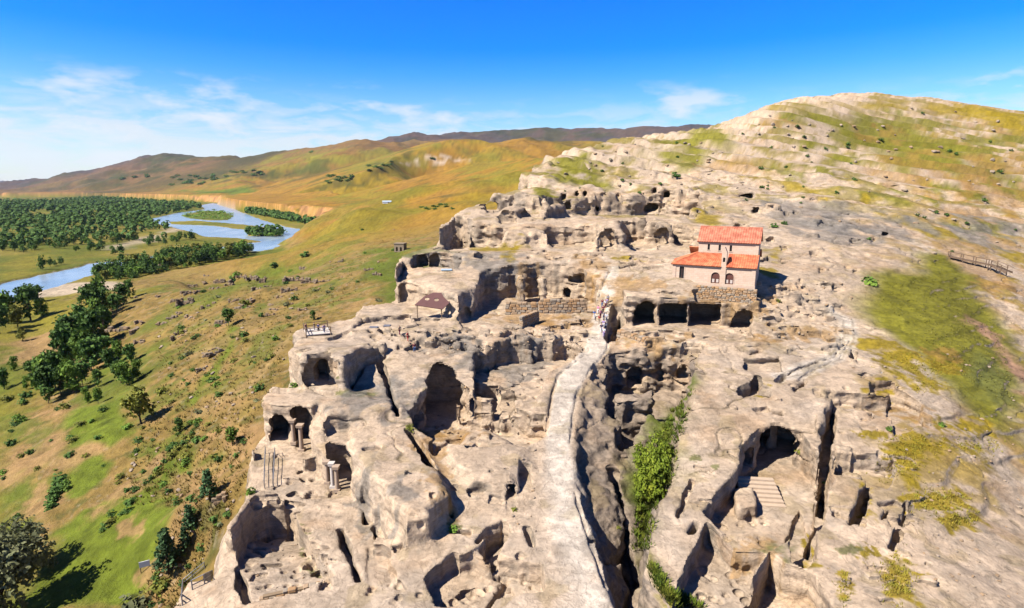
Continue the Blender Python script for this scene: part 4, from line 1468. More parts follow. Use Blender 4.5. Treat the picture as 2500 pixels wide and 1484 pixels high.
class MB:
    """collects polygons for one mesh"""

    def __init__(self):
        self.v, self.f = [], []

    def poly(self, pts):
        n = len(self.v)
        self.v += [tuple(p) for p in pts]
        self.f.append(tuple(range(n, n + len(pts))))

    def box(self, c, s, rz=0.0, M=None, taper=1.0):
        n = len(self.v)
        cz, sz = math.cos(rz), math.sin(rz)
        for dz in (-.5, .5):
            k = taper if dz > 0 else 1.0
            for dx, dy in ((-.5, -.5), (.5, -.5), (.5, .5), (-.5, .5)):
                x, y = dx * s[0] * k, dy * s[1] * k
                p = Vector((c[0] + x * cz - y * sz, c[1] + x * sz + y * cz, c[2] + dz * s[2]))
                if M is not None:
                    p = M @ p
                self.v.append(tuple(p))
        for q in ((0, 3, 2, 1), (4, 5, 6, 7), (0, 1, 5, 4), (1, 2, 6, 5), (2, 3, 7, 6), (3, 0, 4, 7)):
            self.f.append(tuple(n + i for i in q))

    def tube(self, p0, p1, r0, r1, k=6, cap=True):
        p0, p1 = Vector(p0), Vector(p1)
        d = (p1 - p0)
        if d.length < 1e-5:
            return
        d.normalize()
        e = d.orthogonal().normalized()
        g = d.cross(e)
        n = len(self.v)
        for p, r in ((p0, r0), (p1, r1)):
            for i in range(k):
                t = 2 * math.pi * i / k
                self.v.append(tuple(p + e * (r * math.cos(t)) + g * (r * math.sin(t))))
        for i in range(k):
            j = (i + 1) % k
            self.f.append((n + i, n + j, n + k + j, n + k + i))
        if cap:
            self.f.append(tuple(n + i for i in reversed(range(k))))
            self.f.append(tuple(n + k + i for i in range(k)))

    def bar(self, p0, p1, w, h):
        p0, p1 = Vector(p0), Vector(p1)
        d = p1 - p0
        if d.length < 1e-5:
            return
        L = d.length
        d.normalize()
        up = Vector((0, 0, 1)) if abs(d.z) < .95 else Vector((1, 0, 0))
        e = d.cross(up).normalized()
        g = e.cross(d)
        n = len(self.v)
        for p in (p0, p1):
            for a, b in ((-1, -1), (1, -1), (1, 1), (-1, 1)):
                self.v.append(tuple(p + e * (a * w / 2) + g * (b * h / 2)))
        for q in ((0, 1, 2, 3), (7, 6, 5, 4), (0, 4, 5, 1), (1, 5, 6, 2), (2, 6, 7, 3), (3, 7, 4, 0)):
            self.f.append(tuple(n + i for i in q))

    def mesh(self, name, mat, smooth_=False):
        me = bpy.data.meshes.new(name)
        me.from_pydata(self.v, [], self.f)
        if smooth_:
            me.polygons.foreach_set("use_smooth", [True] * len(me.polygons))
        me.materials.append(mat)
        me.update()
        return me

    def obj(self, name, mat, parent=None, smooth_=False, **kw):
        o = bpy.data.objects.new(name, self.mesh(name, mat, smooth_))
        return link(o, parent, **kw)


def empty(name, loc, rz=0.0, label=None, cat=None, group=None, scale=None):
    o = bpy.data.objects.new(name, None)
    o.empty_display_size = .3
    o.location = loc
    o.rotation_euler = (0, 0, rz)
    if scale:
        o.scale = (scale,) * 3 if isinstance(scale, (int, float)) else scale
    return link(o, None, None, label, cat, group)


def copy_tree(o, parent=None):
    c = o.copy()
    col_main.objects.link(c)
    c.parent = parent
    for ch in o.children:
        copy_tree(ch, c)
    return c


def tag(o, label, cat, group=None):
    o['kind'] = 'thing'
    o['label'] = label
    o['category'] = cat
    if group:
        o['group'] = group
    elif 'group' in o:
        del o['group']
    return o


def boolean(obj_, cutters):
    """cut openings, return the finished mesh"""
    cm = bpy.data.meshes.new("cutter")
    b = MB()
    for c in cutters:
        n = len(b.v)
        b.v += c.v
        b.f += [tuple(n + i for i in f) for f in c.f]
    cm.from_pydata(b.v, [], b.f)
    for me_ in (cm, obj_.data):
        bm = bmesh.new()
        bm.from_mesh(me_)
        bmesh.ops.recalc_face_normals(bm, faces=bm.faces[:])
        bm.to_mesh(me_)
        bm.free()
    co = bpy.data.objects.new("cutter", cm)
    col_main.objects.link(co)
    co.parent = obj_
    md = obj_.modifiers.new("openings", 'BOOLEAN')
    md.operation = 'DIFFERENCE'
    md.solver = 'EXACT'
    md.object = co
    bpy.context.view_layer.update()
    dg = bpy.context.evaluated_depsgraph_get()
    me2 = bpy.data.meshes.new_from_object(obj_.evaluated_get(dg))
    obj_.modifiers.clear()
    obj_.data = me2
    bpy.data.objects.remove(co)


def arch_pts(w, h, n=8):
    """outline of an arched opening, foot centred at 0"""
    r = w / 2
    pts = [(-r, 0), (r, 0)]
    for i in range(n + 1):
        t = math.pi * i / n
        pts.append((r * math.cos(t), h - r + r * math.sin(t)))
    return pts


def arch_prism(x, z, w, h, y0, y1):
    b = MB()
    o = arch_pts(w, h)
    n = len(o)
    for yy in (y0, y1):
        b.v += [(x + px, yy, z + pz) for px, pz in o]
    b.f.append(tuple(range(n)))
    b.f.append(tuple(reversed(range(n, 2 * n))))
    for i in range(n):
        j = (i + 1) % n
        b.f.append((i, n + i, n + j, j))
    return b


# ------------------------------------------------------------------ the church
M_CHW = simple_mat("church_ashlar", (.40, .315, .245), .9, .2, 1.3, .25, .04, col2=(.36, .265, .20))
t_ = M_CHW.node_tree
bk_ = N(t_, 'ShaderNodeTexBrick')
bk_.inputs['Scale'].default_value = 1.0
bk_.inputs['Brick Width'].default_value = .75
bk_.inputs['Row Height'].default_value = .34
bk_.inputs['Mortar Size'].default_value = .018
bk_.inputs['Color1'].default_value = (1, 1, 1, 1)
bk_.inputs['Color2'].default_value = (.88, .86, .84, 1)
bk_.inputs['Mortar'].default_value = (.74, .68, .62, 1)
tcb_, spb_, cbb_ = N(t_, 'ShaderNodeTexCoord'), N(t_, 'ShaderNodeSeparateXYZ'), N(t_, 'ShaderNodeCombineXYZ')
t_.links.new(tcb_.outputs['Object'], spb_.inputs[0])
t_.links.new(mth(t_, 'ADD', spb_.outputs['X'], spb_.outputs['Y']), cbb_.inputs['X'])
t_.links.new(spb_.outputs['Z'], cbb_.inputs['Y'])
t_.links.new(cbb_.outputs[0], bk_.inputs['Vector'])
bs_ = t_.nodes['Principled BSDF'].inputs['Base Color']
src_ = bs_.links[0].from_socket
t_.links.new(mixc(t_, .8, src_, bk_.outputs['Color'], 'MULTIPLY'), bs_)
M_TILE = simple_mat("terracotta_tiles", (.25, .078, .046), .85, .35, 1.1, .3, .05, col2=(.31, .125, .075))
M_TILE2 = simple_mat("orange_tiles", (.275, .070, .032), .85, .35, 1.0, .3, .05, col2=(.34, .125, .058))
M_DARKIN = simple_mat("unlit_glass_and_niche", (.012, .011, .012), .25, .2, 3, 0, spec=.4)
M_DOOR = simple_mat("red_brown_door_wood", (.075, .030, .022), .6, .3, 4, .2, .02)
M_PANEL = simple_mat("pale_door_panel", (.32, .28, .25), .6, .1, 4, 0)

TH = math.radians(-27)
chL, chD = 14.3, 10.2
a_, e_ = ray(1642, 684)
cpos = Vector((a_ * 106.4, 106.4, e_ * 106.4))
church = empty("church", cpos, TH, "pale stone three-aisled church with red tiled roofs on the rock terrace", "church")


def wallbox(name, x0, x1, y0, y1, z0, z1, mat=M_CHW, parent=church):
    b = MB()
    b.box(((x0 + x1) / 2, (y0 + y1) / 2, (z0 + z1) / 2), (x1 - x0, y1 - y0, z1 - z0))
    return b.obj(name, mat, parent)


aisle = wallbox("aisle_wall", 0, chL, 0, 3.0, -1.2, 3.1)
boolean(aisle, [arch_prism(1.6, .35, .85, 2.7, -.5, .45), arch_prism(7.65, 0, 1.5, 2.05, -.5, .35), arch_prism(10.05, 0, 1.5, 2.05, -.5, .35)])
wallbox("back_aisle_wall", 1.5, chL, 8.6, chD, -1.2, 4.2)
# nave with gabled ends
b = MB()
nx0, nx1, ny0, ny1, ne, nr = 3.9, chL - .02, 3.02, 8.58, 7.4, 9.7
ym = (ny0 + ny1) / 2
n0 = [(nx0, ny0, -1.2), (nx0, ny1, -1.2), (nx0, ny1, ne), (nx0, ym, nr), (nx0, ny0, ne)]
n1_ = [(nx1, p[1], p[2]) for p in n0]
b.v = n0 + n1_
b.f = [(0, 1, 2, 3, 4)[::-1], (5, 6, 7, 8, 9)] + [(i, (i + 1) % 5, 5 + (i + 1) % 5, 5 + i) for i in range(5)]
nave = b.obj("nave_wall", M_CHW, church)
SL = [(5.7, 5.75), (7.65, 5.7), (9.6, 5.65)]
boolean(nave, [arch_prism(x_, z_, .42, 1.15, ny0 - .3, ny0 + .5) for x_, z_ in SL])
for x_, z_ in SL:
    g_ = arch_prism(x_, z_ - .02, .44, 1.19, ny0 + .22, ny0 + .30)
    fo = g_.obj("window", M_DARKIN, church)
    fb = MB()
    fb.box((x_, ny0 - .03, z_ - .06), (.62, .10, .08))
    fb.obj("sill", M_CHW, fo)
g_ = arch_prism(1.6, .33, .87, 2.74, .20, .28)
tw = g_.obj("tall_window", M_DARKIN, church)
fb = MB()
fb.box((1.6, .16, 1.5), (.05, .05, 2.3))
fb.obj("mullion", M_DOOR, tw)


def surround(x, z, w, h, y, name, parent):
    bb = MB()
    o, i_ = arch_pts(w + .34, h + .17), arch_pts(w, h)
    m_ = len(o)
    for q in range(1, m_ - 0):
        j = (q + 1) % m_
        if q == 0:
            continue
        A = [(x + o[q][0], y - .05, z + o[q][1]), (x + o[j][0], y - .05, z + o[j][1]), (x + i_[j][0], y - .05, z + i_[j][1]), (x + i_[q][0], y - .05, z + i_[q][1])]
        B2 = [(p[0], y + .06, p[2]) for p in A]
        n = len(bb.v)
        bb.v += A + B2
        for f_ in ((0, 3, 2, 1), (4, 5, 6, 7), (0, 1, 5, 4), (1, 2, 6, 5), (2, 3, 7, 6), (3, 0, 4, 7)):
            bb.f.append(tuple(n + k_ for k_ in f_))
    return bb.obj(name, M_CHW, parent)


surround(1.6, .35, .85, 2.7, 0, "window_surround", church)
for x_ in (7.65, 10.05):
    d_ = arch_prism(x_, -.01, 1.5, 2.06, .16, .24).obj("arched_door", M_DOOR, church)
    for s_ in (-1, 1):
        pb_ = MB()
        pb_.box((x_ + s_ * .36, .145, .48), (.40, .03, .62))
        pb_.obj("door_panel", M_PANEL, d_)
    tb_ = MB()
    tb_.box((x_, .14, 1.02), (1.46, .05, .10))
    tb_.box((x_, .14, .5), (.10, .05, 1.0))
    tb_.obj("transom", M_DOOR, d_)
    surround(x_, 0, 1.5, 2.05, 0, "door_surround", church)


def tiled(name, c00, c10, c11, c01, mat, ribs, parent, th=.16, rib=.07):
    """roof plane: eave c00-c10, top c01-c11, pan-and-cover profile across"""
    b = MB()
    c00, c10, c11, c01 = map(Vector, (c00, c10, c11, c01))
    nrm = (c10 - c00).cross(c01 - c00).normalized()
    n = ribs * 3
    rows = 8
    for r in range(rows + 1):
        v_ = r / rows
        for i in range(n + 1):
            u_ = i / n
            p = (c00 * (1 - u_) + c10 * u_) * (1 - v_) + (c01 * (1 - u_) + c11 * u_) * v_
            hgt = (rib if i % 3 == 1 else 0) + .012 * math.sin(i * 12.9 + r * 4.1)
            b.v.append(tuple(p + nrm * (th + hgt - .02 * (r % 2))))
    for r in range(rows):
        for i in range(n):
            k = r * (n + 1) + i
            b.f.append((k, k + 1, k + n + 2, k + n + 1))
    base = len(b.v)
    b.v += [tuple(p) for p in (c00, c10, c11, c01)]
    b.f.append((base + 3, base + 2, base + 1, base))
    e0, e1 = 0, n
    t0_, t1_ = rows * (n + 1), rows * (n + 1) + n
    b.f.append((base, base + 1) + tuple(range(n, -1, -1)))
    b.f.append((base + 2, base + 3) + tuple(range(t0_, t1_ + 1)))
    b.f.append((base + 3, base) + tuple(r * (n + 1) for r in range(rows + 1)))
    b.f.append((base + 1, base + 2) + tuple(r * (n + 1) + n for r in range(rows, -1, -1)))
    return b.obj(name, mat, parent)


ov = .32
nr2 = nr + .05
sl = (nr - ne) / (ym - ny0)
tiled("nave_roof", (nx0 - .3, ny0 - ov, ne - ov * sl + .05), (nx1 + .3, ny0 - ov, ne - ov * sl + .05), (nx1 + .3, ym, nr2), (nx0 - .3, ym, nr2), M_TILE, 26, church)
tiled("nave_roof", (nx1 + .3, ny1 + ov, ne - ov * sl + .05), (nx0 - .3, ny1 + ov, ne - ov * sl + .05), (nx0 - .3, ym, nr2), (nx1 + .3, ym, nr2), M_TILE, 26, church)
rb = MB()
rb.tube((nx0 - .32, ym, nr2 + .17), (nx1 + .32, ym, nr2 + .17), .13, .13, 8)
rb.obj("ridge_cap", M_TILE, church)
tiled("aisle_roof", (-.35, -.35, 3.05), (8.52, -.35, 3.05), (8.52, ny0, 5.1), (nx0 - .1, ny0, 5.1), M_TILE2, 20, church)
tiled("aisle_roof", (9.38, -.35, 3.05), (chL + .25, -.35, 3.05), (chL + .25, ny0, 5.1), (9.38, ny0, 5.1), M_TILE2, 13, church)
tiled("aisle_roof", (-.35, 3.2, 3.6), (-.35, -.35, 3.05), (nx0 - .1, ny0, 5.1), (nx0 - .1, 5.0, 5.1), M_TILE2, 8, church)
tiled("back_aisle_roof", (chL + .25, chD + .3, 4.1), (1.2, chD + .3, 4.1), (1.2, 8.6, 5.6), (chL + .25, 8.6, 5.6), M_TILE2, 22, church)
wallbox("west_wall", .3, nx0, 3.0, 8.6, -1.2, 3.5)
# little bell gable rising through the aisle roof
b = MB()
b.box((8.95, .3, 2.3), (.84, 1.0, 7.0))
b.v += [(8.53, -.2, 5.8), (9.37, -.2, 5.8), (8.95, -.2, 6.7), (8.53, .8, 5.8), (9.37, .8, 5.8), (8.95, .8, 6.7)]
n = len(b.v) - 6
b.f += [(n, n + 1, n + 2), (n + 4, n + 3, n + 5), (n, n + 2, n + 5, n + 3), (n + 1, n + 4, n + 5, n + 2)]
bell = b.obj("bell_gable", M_CHW, church)
boolean(bell, [arch_prism(8.95, 4.0, .42, .85, -.6, .35)])
arch_prism(8.95, 3.99, .43, .88, .10, .16).obj("niche", M_DARKIN, bell)  # near-black plate set in the niche in place of its shade
# cornices and corner piers
for nm, x0, x1, y0, y1, z0, z1 in (("cornice", -.12, chL + .12, -.14, -.003, 2.78, 3.0), ("cornice", nx0 - .1, nx1 + .1, ny0 - .15, ny0 - .003, 6.95, 7.2),
                                   ("plinth", -.15, chL + .15, -.22, -.003, -1.2, .02), ("corner_pier", chL - .55, chL + .08, -.10, -.003, .02, 2.78), ("corner_pier", -.08, .5, -.10, -.003, .02, 2.78),
                                   ("corner_pier", nx1 - .5, nx1 + .07, ny0 - .09, ny0 - .003, 4.9, 6.95)):
    wallbox(nm, x0, x1, y0, y1, z0, z1)

# ------------------------------------------------------------------ masonry walls, stone by stone
M_STONE = [simple_mat("wall_stone_ochre", (.25, .150, .072), .95, .35, 3, .5, .05, col2=(.20, .13, .075)),
           simple_mat("wall_stone_tan", (.26, .185, .115), .95, .35, 3, .5, .05, col2=(.21, .15, .10)),
           simple_mat("wall_stone_grey", (.20, .165, .125), .95, .35, 3, .5, .05)]
M_CORE = simple_mat("wall_mortar", (.16, .115, .07), .95, .3, 2, .4, .05)


def stone_mesh(i):
    r = random.Random(i)
    bm = bmesh.new()
    bmesh.ops.create_cube(bm, size=1)
    bmesh.ops.bevel(bm, geom=bm.edges[:], offset=.13, segments=1, affect='EDGES')
    for v in bm.verts:
        v.co += Vector((r.uniform(-.06, .06), r.uniform(-.06, .06), r.uniform(-.06, .06)))
    me = bpy.data.meshes.new("stone")
    bm.to_mesh(me)
    bm.free()
    me.materials.append(M_STONE[i % 3])
    return me


STONES = [stone_mesh(i) for i in range(9)]


def stone_wall(p0, p1, h, th, label, sw=.75, sh=.42, foot=None, top_wob=.25):
    """wall from p0 to p1 (feet), courses of single stones over a mortar core"""
    p0, p1 = Vector(p0), Vector(p1)
    d = p1 - p0
    L = Vector((d.x, d.y, 0)).length
    rz = math.atan2(d.y, d.x)
    base = min(p0.z, p1.z) - .4
    root = empty("stone_wall", (p0.x, p0.y, base), rz, label, "wall")
    h = h + .4
    core = MB()
    core.box((L / 2, 0, (h - .15) / 2), (L - .1, th * .7, h - .15))
    core.obj("mortar_core", M_CORE, root)
    nrow = max(2, int(round(h / sh)))
    sh = h / nrow
    r = random.Random(int(L * 100))
    for k in range(nrow):
        x = -r.uniform(0, .3)
        while x < L:
            w = sw * r.uniform(.65, 1.45)
            x1 = min(x + w, L + .1)
            if k == nrow - 1 and r.random() < top_wob:
                x = x1
                continue
            o = bpy.data.objects.new("stone", STONES[r.randrange(9)])
            o.location = ((x + x1) / 2, r.uniform(-.04, .04), (k + .5) * sh)
            o.scale = ((x1 - x) * .97, th * r.uniform(.96, 1.06), sh * r.uniform(.92, 1.02))
            o.rotation_euler = (r.uniform(-.03, .03), r.uniform(-.03, .03), r.uniform(-.03, .03))
            link(o, root)
            x = x1
    return root


def wall_px(u0, v0, u1, v1, hpx, th, label, **kw):
    a0, a1 = at(u0, v0), at(u1, v1)
    return stone_wall(a0, a1, size_at(a0, hpx), th, label, **kw)


stone_wall(at(1236, 768), at(1312, 764), 2.6, .8, "ochre rubble wall left of the joint below the tall alcoves", sw=.9, sh=.5)
stone_wall(at(1318, 764), at(1432, 762), 2.7, .8, "longer ochre rubble wall right of the joint below the tall alcoves", sw=.9, sh=.5)
stone_wall(at(1272, 800), at(1312, 786), 2.2, .7, "low slanting stub of wall standing in the courtyard", sw=.7, sh=.45)
w0 = church.matrix_world if False else Matrix.Translation(cpos) @ Matrix.Rotation(TH, 4, 'Z')
pw0, pw1 = w0 @ Vector((4.2, -1.7, -2.6)), w0 @ Vector((chL + .6, -1.7, -2.6))
stone_wall(pw0, pw1, 2.3, .9, "stone retaining wall holding up the terrace in front of the church", sw=.62, sh=.33, top_wob=.05)
stone_wall(at(1512, 826), at(1582, 826), 1.6, 1.2, "low tumbled stone wall under the arched hall beside the walkway", sw=.7, sh=.42, top_wob=.4)
stone_wall(at(641, 1462), at(822, 1404), .45, .5, "low kerb of rough stones closing the lower left sunken room", sw=.5, sh=.3, top_wob=.3)
# ------------------------------------------------------------------ trees and shrubs
def leaf_mat(name, a, b_, c_):
    m, t, b = new_mat(name)
    n1 = noise_node(t, .9, 3, .6)
    oi = N(t, 'ShaderNodeObjectInfo')
    col = ramp(t, n1, [(.32, a), (.52, b_), (.72, c_)])
    k = mth(t, 'MULTIPLY_ADD', oi.outputs['Random'], .5, .75)
    col = mixc(t, 1.0, col, k, 'MULTIPLY')
    t.links.new(col, b.inputs['Base Color'])
    b.inputs['Roughness'].default_value = .8
    b.inputs['Specular IOR Level'].default_value = .15
    tr = N(t, 'ShaderNodeBsdfTranslucent')
    t.links.new(col, tr.inputs['Color'])
    mx = N(t, 'ShaderNodeMixShader')
    mx.inputs[0].default_value = .22
    t.links.new(b.outputs[0], mx.inputs[1])
    t.links.new(tr.outputs[0], mx.inputs[2])
    t.links.new(mx.outputs[0], t.nodes['Material Output'].inputs[0])
    return m


M_LEAF_DARK = leaf_mat("leaves_dark_green", (0.025, 0.053, 0.013), (0.053, 0.104, 0.020), (0.111, 0.172, 0.029))
M_LEAF_MID = leaf_mat("leaves_mid_green", (0.045, 0.088, 0.015), (0.094, 0.162, 0.022), (0.172, 0.245, 0.035))
M_LEAF_OLIVE = leaf_mat("leaves_olive", (0.073, 0.088, 0.017), (0.143, 0.151, 0.025), (0.232, 0.221, 0.039))
M_LEAF_GREY = leaf_mat("leaves_grey_green", (.075, .085, .040), (.13, .14, .065), (.20, .205, .10))
M_LEAF_BRIGHT = leaf_mat("leaves_bright_green", (0.070, 0.105, 0.010), (0.12, 0.16, 0.014), (0.20, 0.225, 0.022))
M_PINE = leaf_mat("pine_needles", (0.020, 0.049, 0.020), (0.045, 0.088, 0.035), (0.088, 0.143, 0.053))
M_BARK = simple_mat("bark", (.060, .043, .030), .95, .3, 6, .5, .03)


def leaf_quad(b, p, nrm, s, r):
    e = nrm.orthogonal().normalized()
    e = Matrix.Rotation(r.uniform(0, 6.28), 3, nrm) @ e
    g = nrm.cross(e)
    k = r.uniform(.55, 1.0)
    b.poly([p - e * s - g * s * k * .3, p - g * s * k, p + e * s, p + g * s * k])


def blob_crown(seed, R, H, zc, nclump, nleaf, leaf, flat=.9, lobes=7):
    """crown of unequal leaf clumps spread on several boughs, with gaps between"""
    r = random.Random(seed)
    b = MB()
    cs = []
    for i in range(lobes):
        t = 6.283 * (i + r.uniform(-.3, .3)) / lobes
        q = r.uniform(.25, .72)
        cs.append((Vector((math.cos(t) * R * q, math.sin(t) * R * q, zc + H * r.uniform(-.30, .30))), r.uniform(.34, .55)))
    cs.append((Vector((r.uniform(-.1, .1) * R, r.uniform(-.1, .1) * R, zc + H * .36)), .45))
    for i in range(nclump):
        c, s = cs[r.randrange(len(cs))]
        d = Vector((r.gauss(0, 1), r.gauss(0, 1), r.gauss(0, 1))).normalized()
        p = c + Vector((d.x * R * s, d.y * R * s, d.z * H * .5 * s * flat * 1.1)) * r.uniform(.55, 1.08)
        for k in range(nleaf):
            o = Vector((r.gauss(0, 1), r.gauss(0, 1), r.gauss(0, .8))) * leaf * .85
            nn = (d * .7 + Vector((r.uniform(-1, 1), r.uniform(-1, 1), r.uniform(-.2, 1)))).normalized()
            leaf_quad(b, p + o, nn, leaf * r.uniform(.6, 1.15), r)
    return b, cs


def trunk_mb(seed, h, rad, cs, lean=0.0):
    r = random.Random(seed)
    b = MB()
    p = Vector((0, 0, -.3))
    q = None
    n = 4
    for i in range(n):
        q = Vector((lean * (i + 1) + r.uniform(-.06, .06) * h, r.uniform(-.05, .05) * h, h * (i + 1) / n))
        b.tube(p, q, rad * (1 - .16 * i), rad * (1 - .16 * (i + 1)), 7, cap=i == 0)
        p = q
    for c, s in cs:
        st = Vector((0, 0, h * r.uniform(.6, 1.0)))
        mid = st.lerp(c, .5) + Vector((0, 0, -.05 * h))
        b.tube(st, mid, rad * .45, rad * .28, 5, False)
        b.tube(mid, c, rad * .28, rad * .10, 5, False)
    return b


def tree_proto(name, label, cat, seed, R, H, zc, trunk_h, rad, nclump, nleaf, leaf, mat, flat=.9, lobes=7):
    root = empty(name, (0, 0, 0), 0, label, cat)
    c, cs = blob_crown(seed, R, H, zc, nclump, nleaf, leaf, flat, lobes)
    c.obj("crown", mat, root)
    trunk_mb(seed, trunk_h, rad, cs).obj("trunk", M_BARK, root, True)
    return root


def with_mat(root, mat):
    """another tint of a tree: same shape, own leaf material"""
    for ch in root.children:
        if ch.name.startswith("crown"):
            ch.data = ch.data.copy()
            ch.data.materials[0] = mat
    return root


PROTO_USED = set()


def plant(proto, loc, scale, rz, label, cat, group=None, sz=None):
    if proto.name not in PROTO_USED:
        o = proto
        PROTO_USED.add(proto.name)
    else:
        o = copy_tree(proto)
    o.location = loc
    o.rotation_euler = (0, 0, rz)
    o.scale = (scale, scale, sz if sz else scale)
    tag(o, label, cat, group)
    return o


R_ = random.Random(11)
# broad trees of the valley (about 1 m crown radius unit: built at real size, 8 m tall)
T_DARK = [tree_proto("broadleaf_tree", "", "tree", 20 + i, 2.5, 6.2, 4.4, 3.2, .20, 120, 7, .42, M_LEAF_DARK) for i in range(2)]
T_MID = [tree_proto("broadleaf_tree", "", "tree", 30 + i, 2.3, 6.8, 4.5, 3.2, .18, 120, 7, .40, M_LEAF_MID) for i in range(2)]
T_OLIVE = [tree_proto("broadleaf_tree", "", "tree", 40, 2.7, 5.8, 4.2, 3.0, .22, 130, 7, .38, M_LEAF_OLIVE)]
T_GREY = [tree_proto("willow_tree", "", "tree", 50, 4.4, 9.6, 5.4, 4.0, .32, 420, 9, .30, M_LEAF_GREY, lobes=13)]
GRP = "trees of the grove along the foot of the valley side"
for (u, v, hpx) in [(300, 745, 50), (318, 728, 46), (285, 765, 44), (255, 815, 60), (240, 790, 64), (232, 850, 90), (180, 870, 100), (205, 900, 96), (165, 900, 90), (225, 905, 80), (260, 880, 60), (290, 885, 50), (320, 885, 44),
                    (140, 930, 64), (120, 955, 74), (100, 960, 60), (150, 965, 60), (180, 960, 62), (85, 935, 50), (240, 945, 42), (310, 940, 58), (295, 935, 50), (335, 925, 40), (270, 905, 46), (200, 940, 56), (118, 985, 40), (215, 985, 34), (240, 985, 34),
                    (75, 915, 34), (95, 905, 30), (65, 950, 28)] + [(R_.uniform(95, 150) + 150 * f_, 975 - 215 * f_ + R_.uniform(-22, 22), R_.uniform(40, 78)) for f_ in [k_ / 23 for k_ in range(24)]]:
    p = at(u, v)
    pr = R_.choice(T_DARK + T_DARK + T_MID + T_OLIVE)
    tint_ = 'dark green' if pr in T_DARK else ('mid green' if pr in T_MID else 'olive green')
    s = size_at(p, hpx) / 7.9 * .84
    plant(pr, p, s * R_.uniform(.8, 1.1), R_.uniform(0, 6.28), tint_ + " leafy tree in the grove running along the foot of the valley side", "tree", GRP, s * R_.uniform(.95, 1.2))
for (u, v, hpx, pr, lab) in [(345, 1034, 74, T_OLIVE[0], "round olive green tree standing alone beside the walled green field"), (558, 795, 36, T_DARK[0], "single dark tree at the top of the grassy gully among the ruins"),
                             (75, 783, 62, T_DARK[1], "tall dark tree beside the river bank meadow with a smaller one behind"), (95, 738, 30, T_DARK[0], "small dark tree on the river gravel bank"), (105, 775, 34, T_MID[0], "low tree at the right edge of the meadow clump"),
                             (20, 790, 56, T_MID[1], "mid green tree at the left end of the meadow clump"), (45, 800, 40, T_OLIVE[0], "shorter olive tree inside the meadow clump"), (200, 748, 20, T_DARK[0], "small bushy tree alone on the yellow meadow"),
                             (56, 832, 26, T_OLIVE[0], "sparse small tree on the brown field edge"), (10, 950, 36, T_DARK[1], "dark tree at the far left beside the brown field"), (765, 782, 22, T_DARK[1], "little dark green tree behind the viewing platform"),
                             (0, 815, 50, T_DARK[0], "dark tree cut by the left picture edge above the meadow"), (35, 905, 24, T_MID[0], "lone small tree left of the grove"),
                             (438, 1056, 30, T_DARK[1], "bushy dark tree below and right of the lone olive tree"), (568, 1088, 40, T_MID[1], "spreading bush tree at the foot of the rock cliff")]:
    p = at(u, v)
    s = size_at(p, hpx) / 7.9
    plant(pr, p, s * 1.05, R_.uniform(0, 6.28), lab, "tree", None, s * 1.1)
for (u, v, hpx, lab) in [(70, 1405, 105, "big grey green willow at the lower left, farther of the two"), (12, 1500, 150, "big grey green willow at the lower left corner, nearer of the two")]:
    p = at(u, v)
    s = size_at(p, hpx) / 10.5
    plant(T_GREY[0], p, s, R_.uniform(0, 6.28), lab, "tree", None, s * 1.05)


def pine_proto(seed):
    r = random.Random(seed)
    root = empty("pine_tree", (0, 0, 0), 0, "", "tree")
    b = MB()
    tr = MB()
    Ht = 6.0
    tr.tube((0, 0, -.3), (0.05, 0, Ht), .13, .03, 7)
    for k in range(11):
        z = 1.3 + k * .43
        rad = (1.65 - .13 * k) * r.uniform(.8, 1.1)
        nb = 7
        for i in range(nb):
            t = 6.283 * (i + r.random()) / nb
            tip = Vector((math.cos(t) * rad, math.sin(t) * rad, z + .35 * r.uniform(.2, 1)))
            tr.tube((0, 0, z), tip, .03, .01, 4, False)
            for q in range(9):
                f = r.uniform(.3, 1.05)
                p = Vector((0, 0, z)).lerp(tip, f) + Vector((r.gauss(0, .12), r.gauss(0, .12), r.gauss(0, .08)))
                leaf_quad(b, p, Vector((r.uniform(-1, 1), r.uniform(-1, 1), r.uniform(.2, 1.2))).normalized(), .27, r)
    b.obj("needles", M_PINE, root)
    tr.obj("trunk", M_BARK, root, True)
    return root


PINES = [pine_proto(3), pine_proto(4)]
for i, (u, v, hpx, lab) in enumerate([(412, 1402, 96, "tallest dark pine on the slope below the rock platform"), (466, 1300, 62, "slim pine above the other two on the slope"), (455, 1348, 56, "short pine between the tall pine and the slim pine"),
                                      (512, 1222, 70, "dark pine leaning over the rock edge on the slope")]):
    p = at(u, v)
    s = size_at(p, hpx) / 6.1
    plant(PINES[i % 2], p, s, R_.uniform(0, 6.28), lab, "tree")


def shrub_proto(seed, mat, n=26, leaf=.17, R=.75, H=.85, name="shrub"):
    r = random.Random(seed)
    b = MB()
    for i in range(n):
        d = Vector((r.gauss(0, 1), r.gauss(0, 1), abs(r.gauss(0, 1)))).normalized()
        p = Vector((d.x * R, d.y * R, d.z * H)) * r.uniform(.35, 1.0)
        for k in range(4):
            nn = (d + Vector((r.uniform(-1, 1), r.uniform(-1, 1), r.uniform(0, 1)))).normalized()
            leaf_quad(b, p + Vector((r.gauss(0, .13), r.gauss(0, .13), abs(r.gauss(0, .1)))), nn, leaf * r.uniform(.7, 1.3), r)
    return b.obj(name, mat)


SHRUBS = [shrub_proto(1, M_LEAF_DARK), shrub_proto(2, M_LEAF_OLIVE), shrub_proto(3, M_LEAF_MID), shrub_proto(4, M_LEAF_DARK), shrub_proto(5, M_LEAF_GREY)]
SHRUB_USED = set()
THICK = []
TN = ['dark green', 'olive', 'mid green', 'dark green', 'grey green']


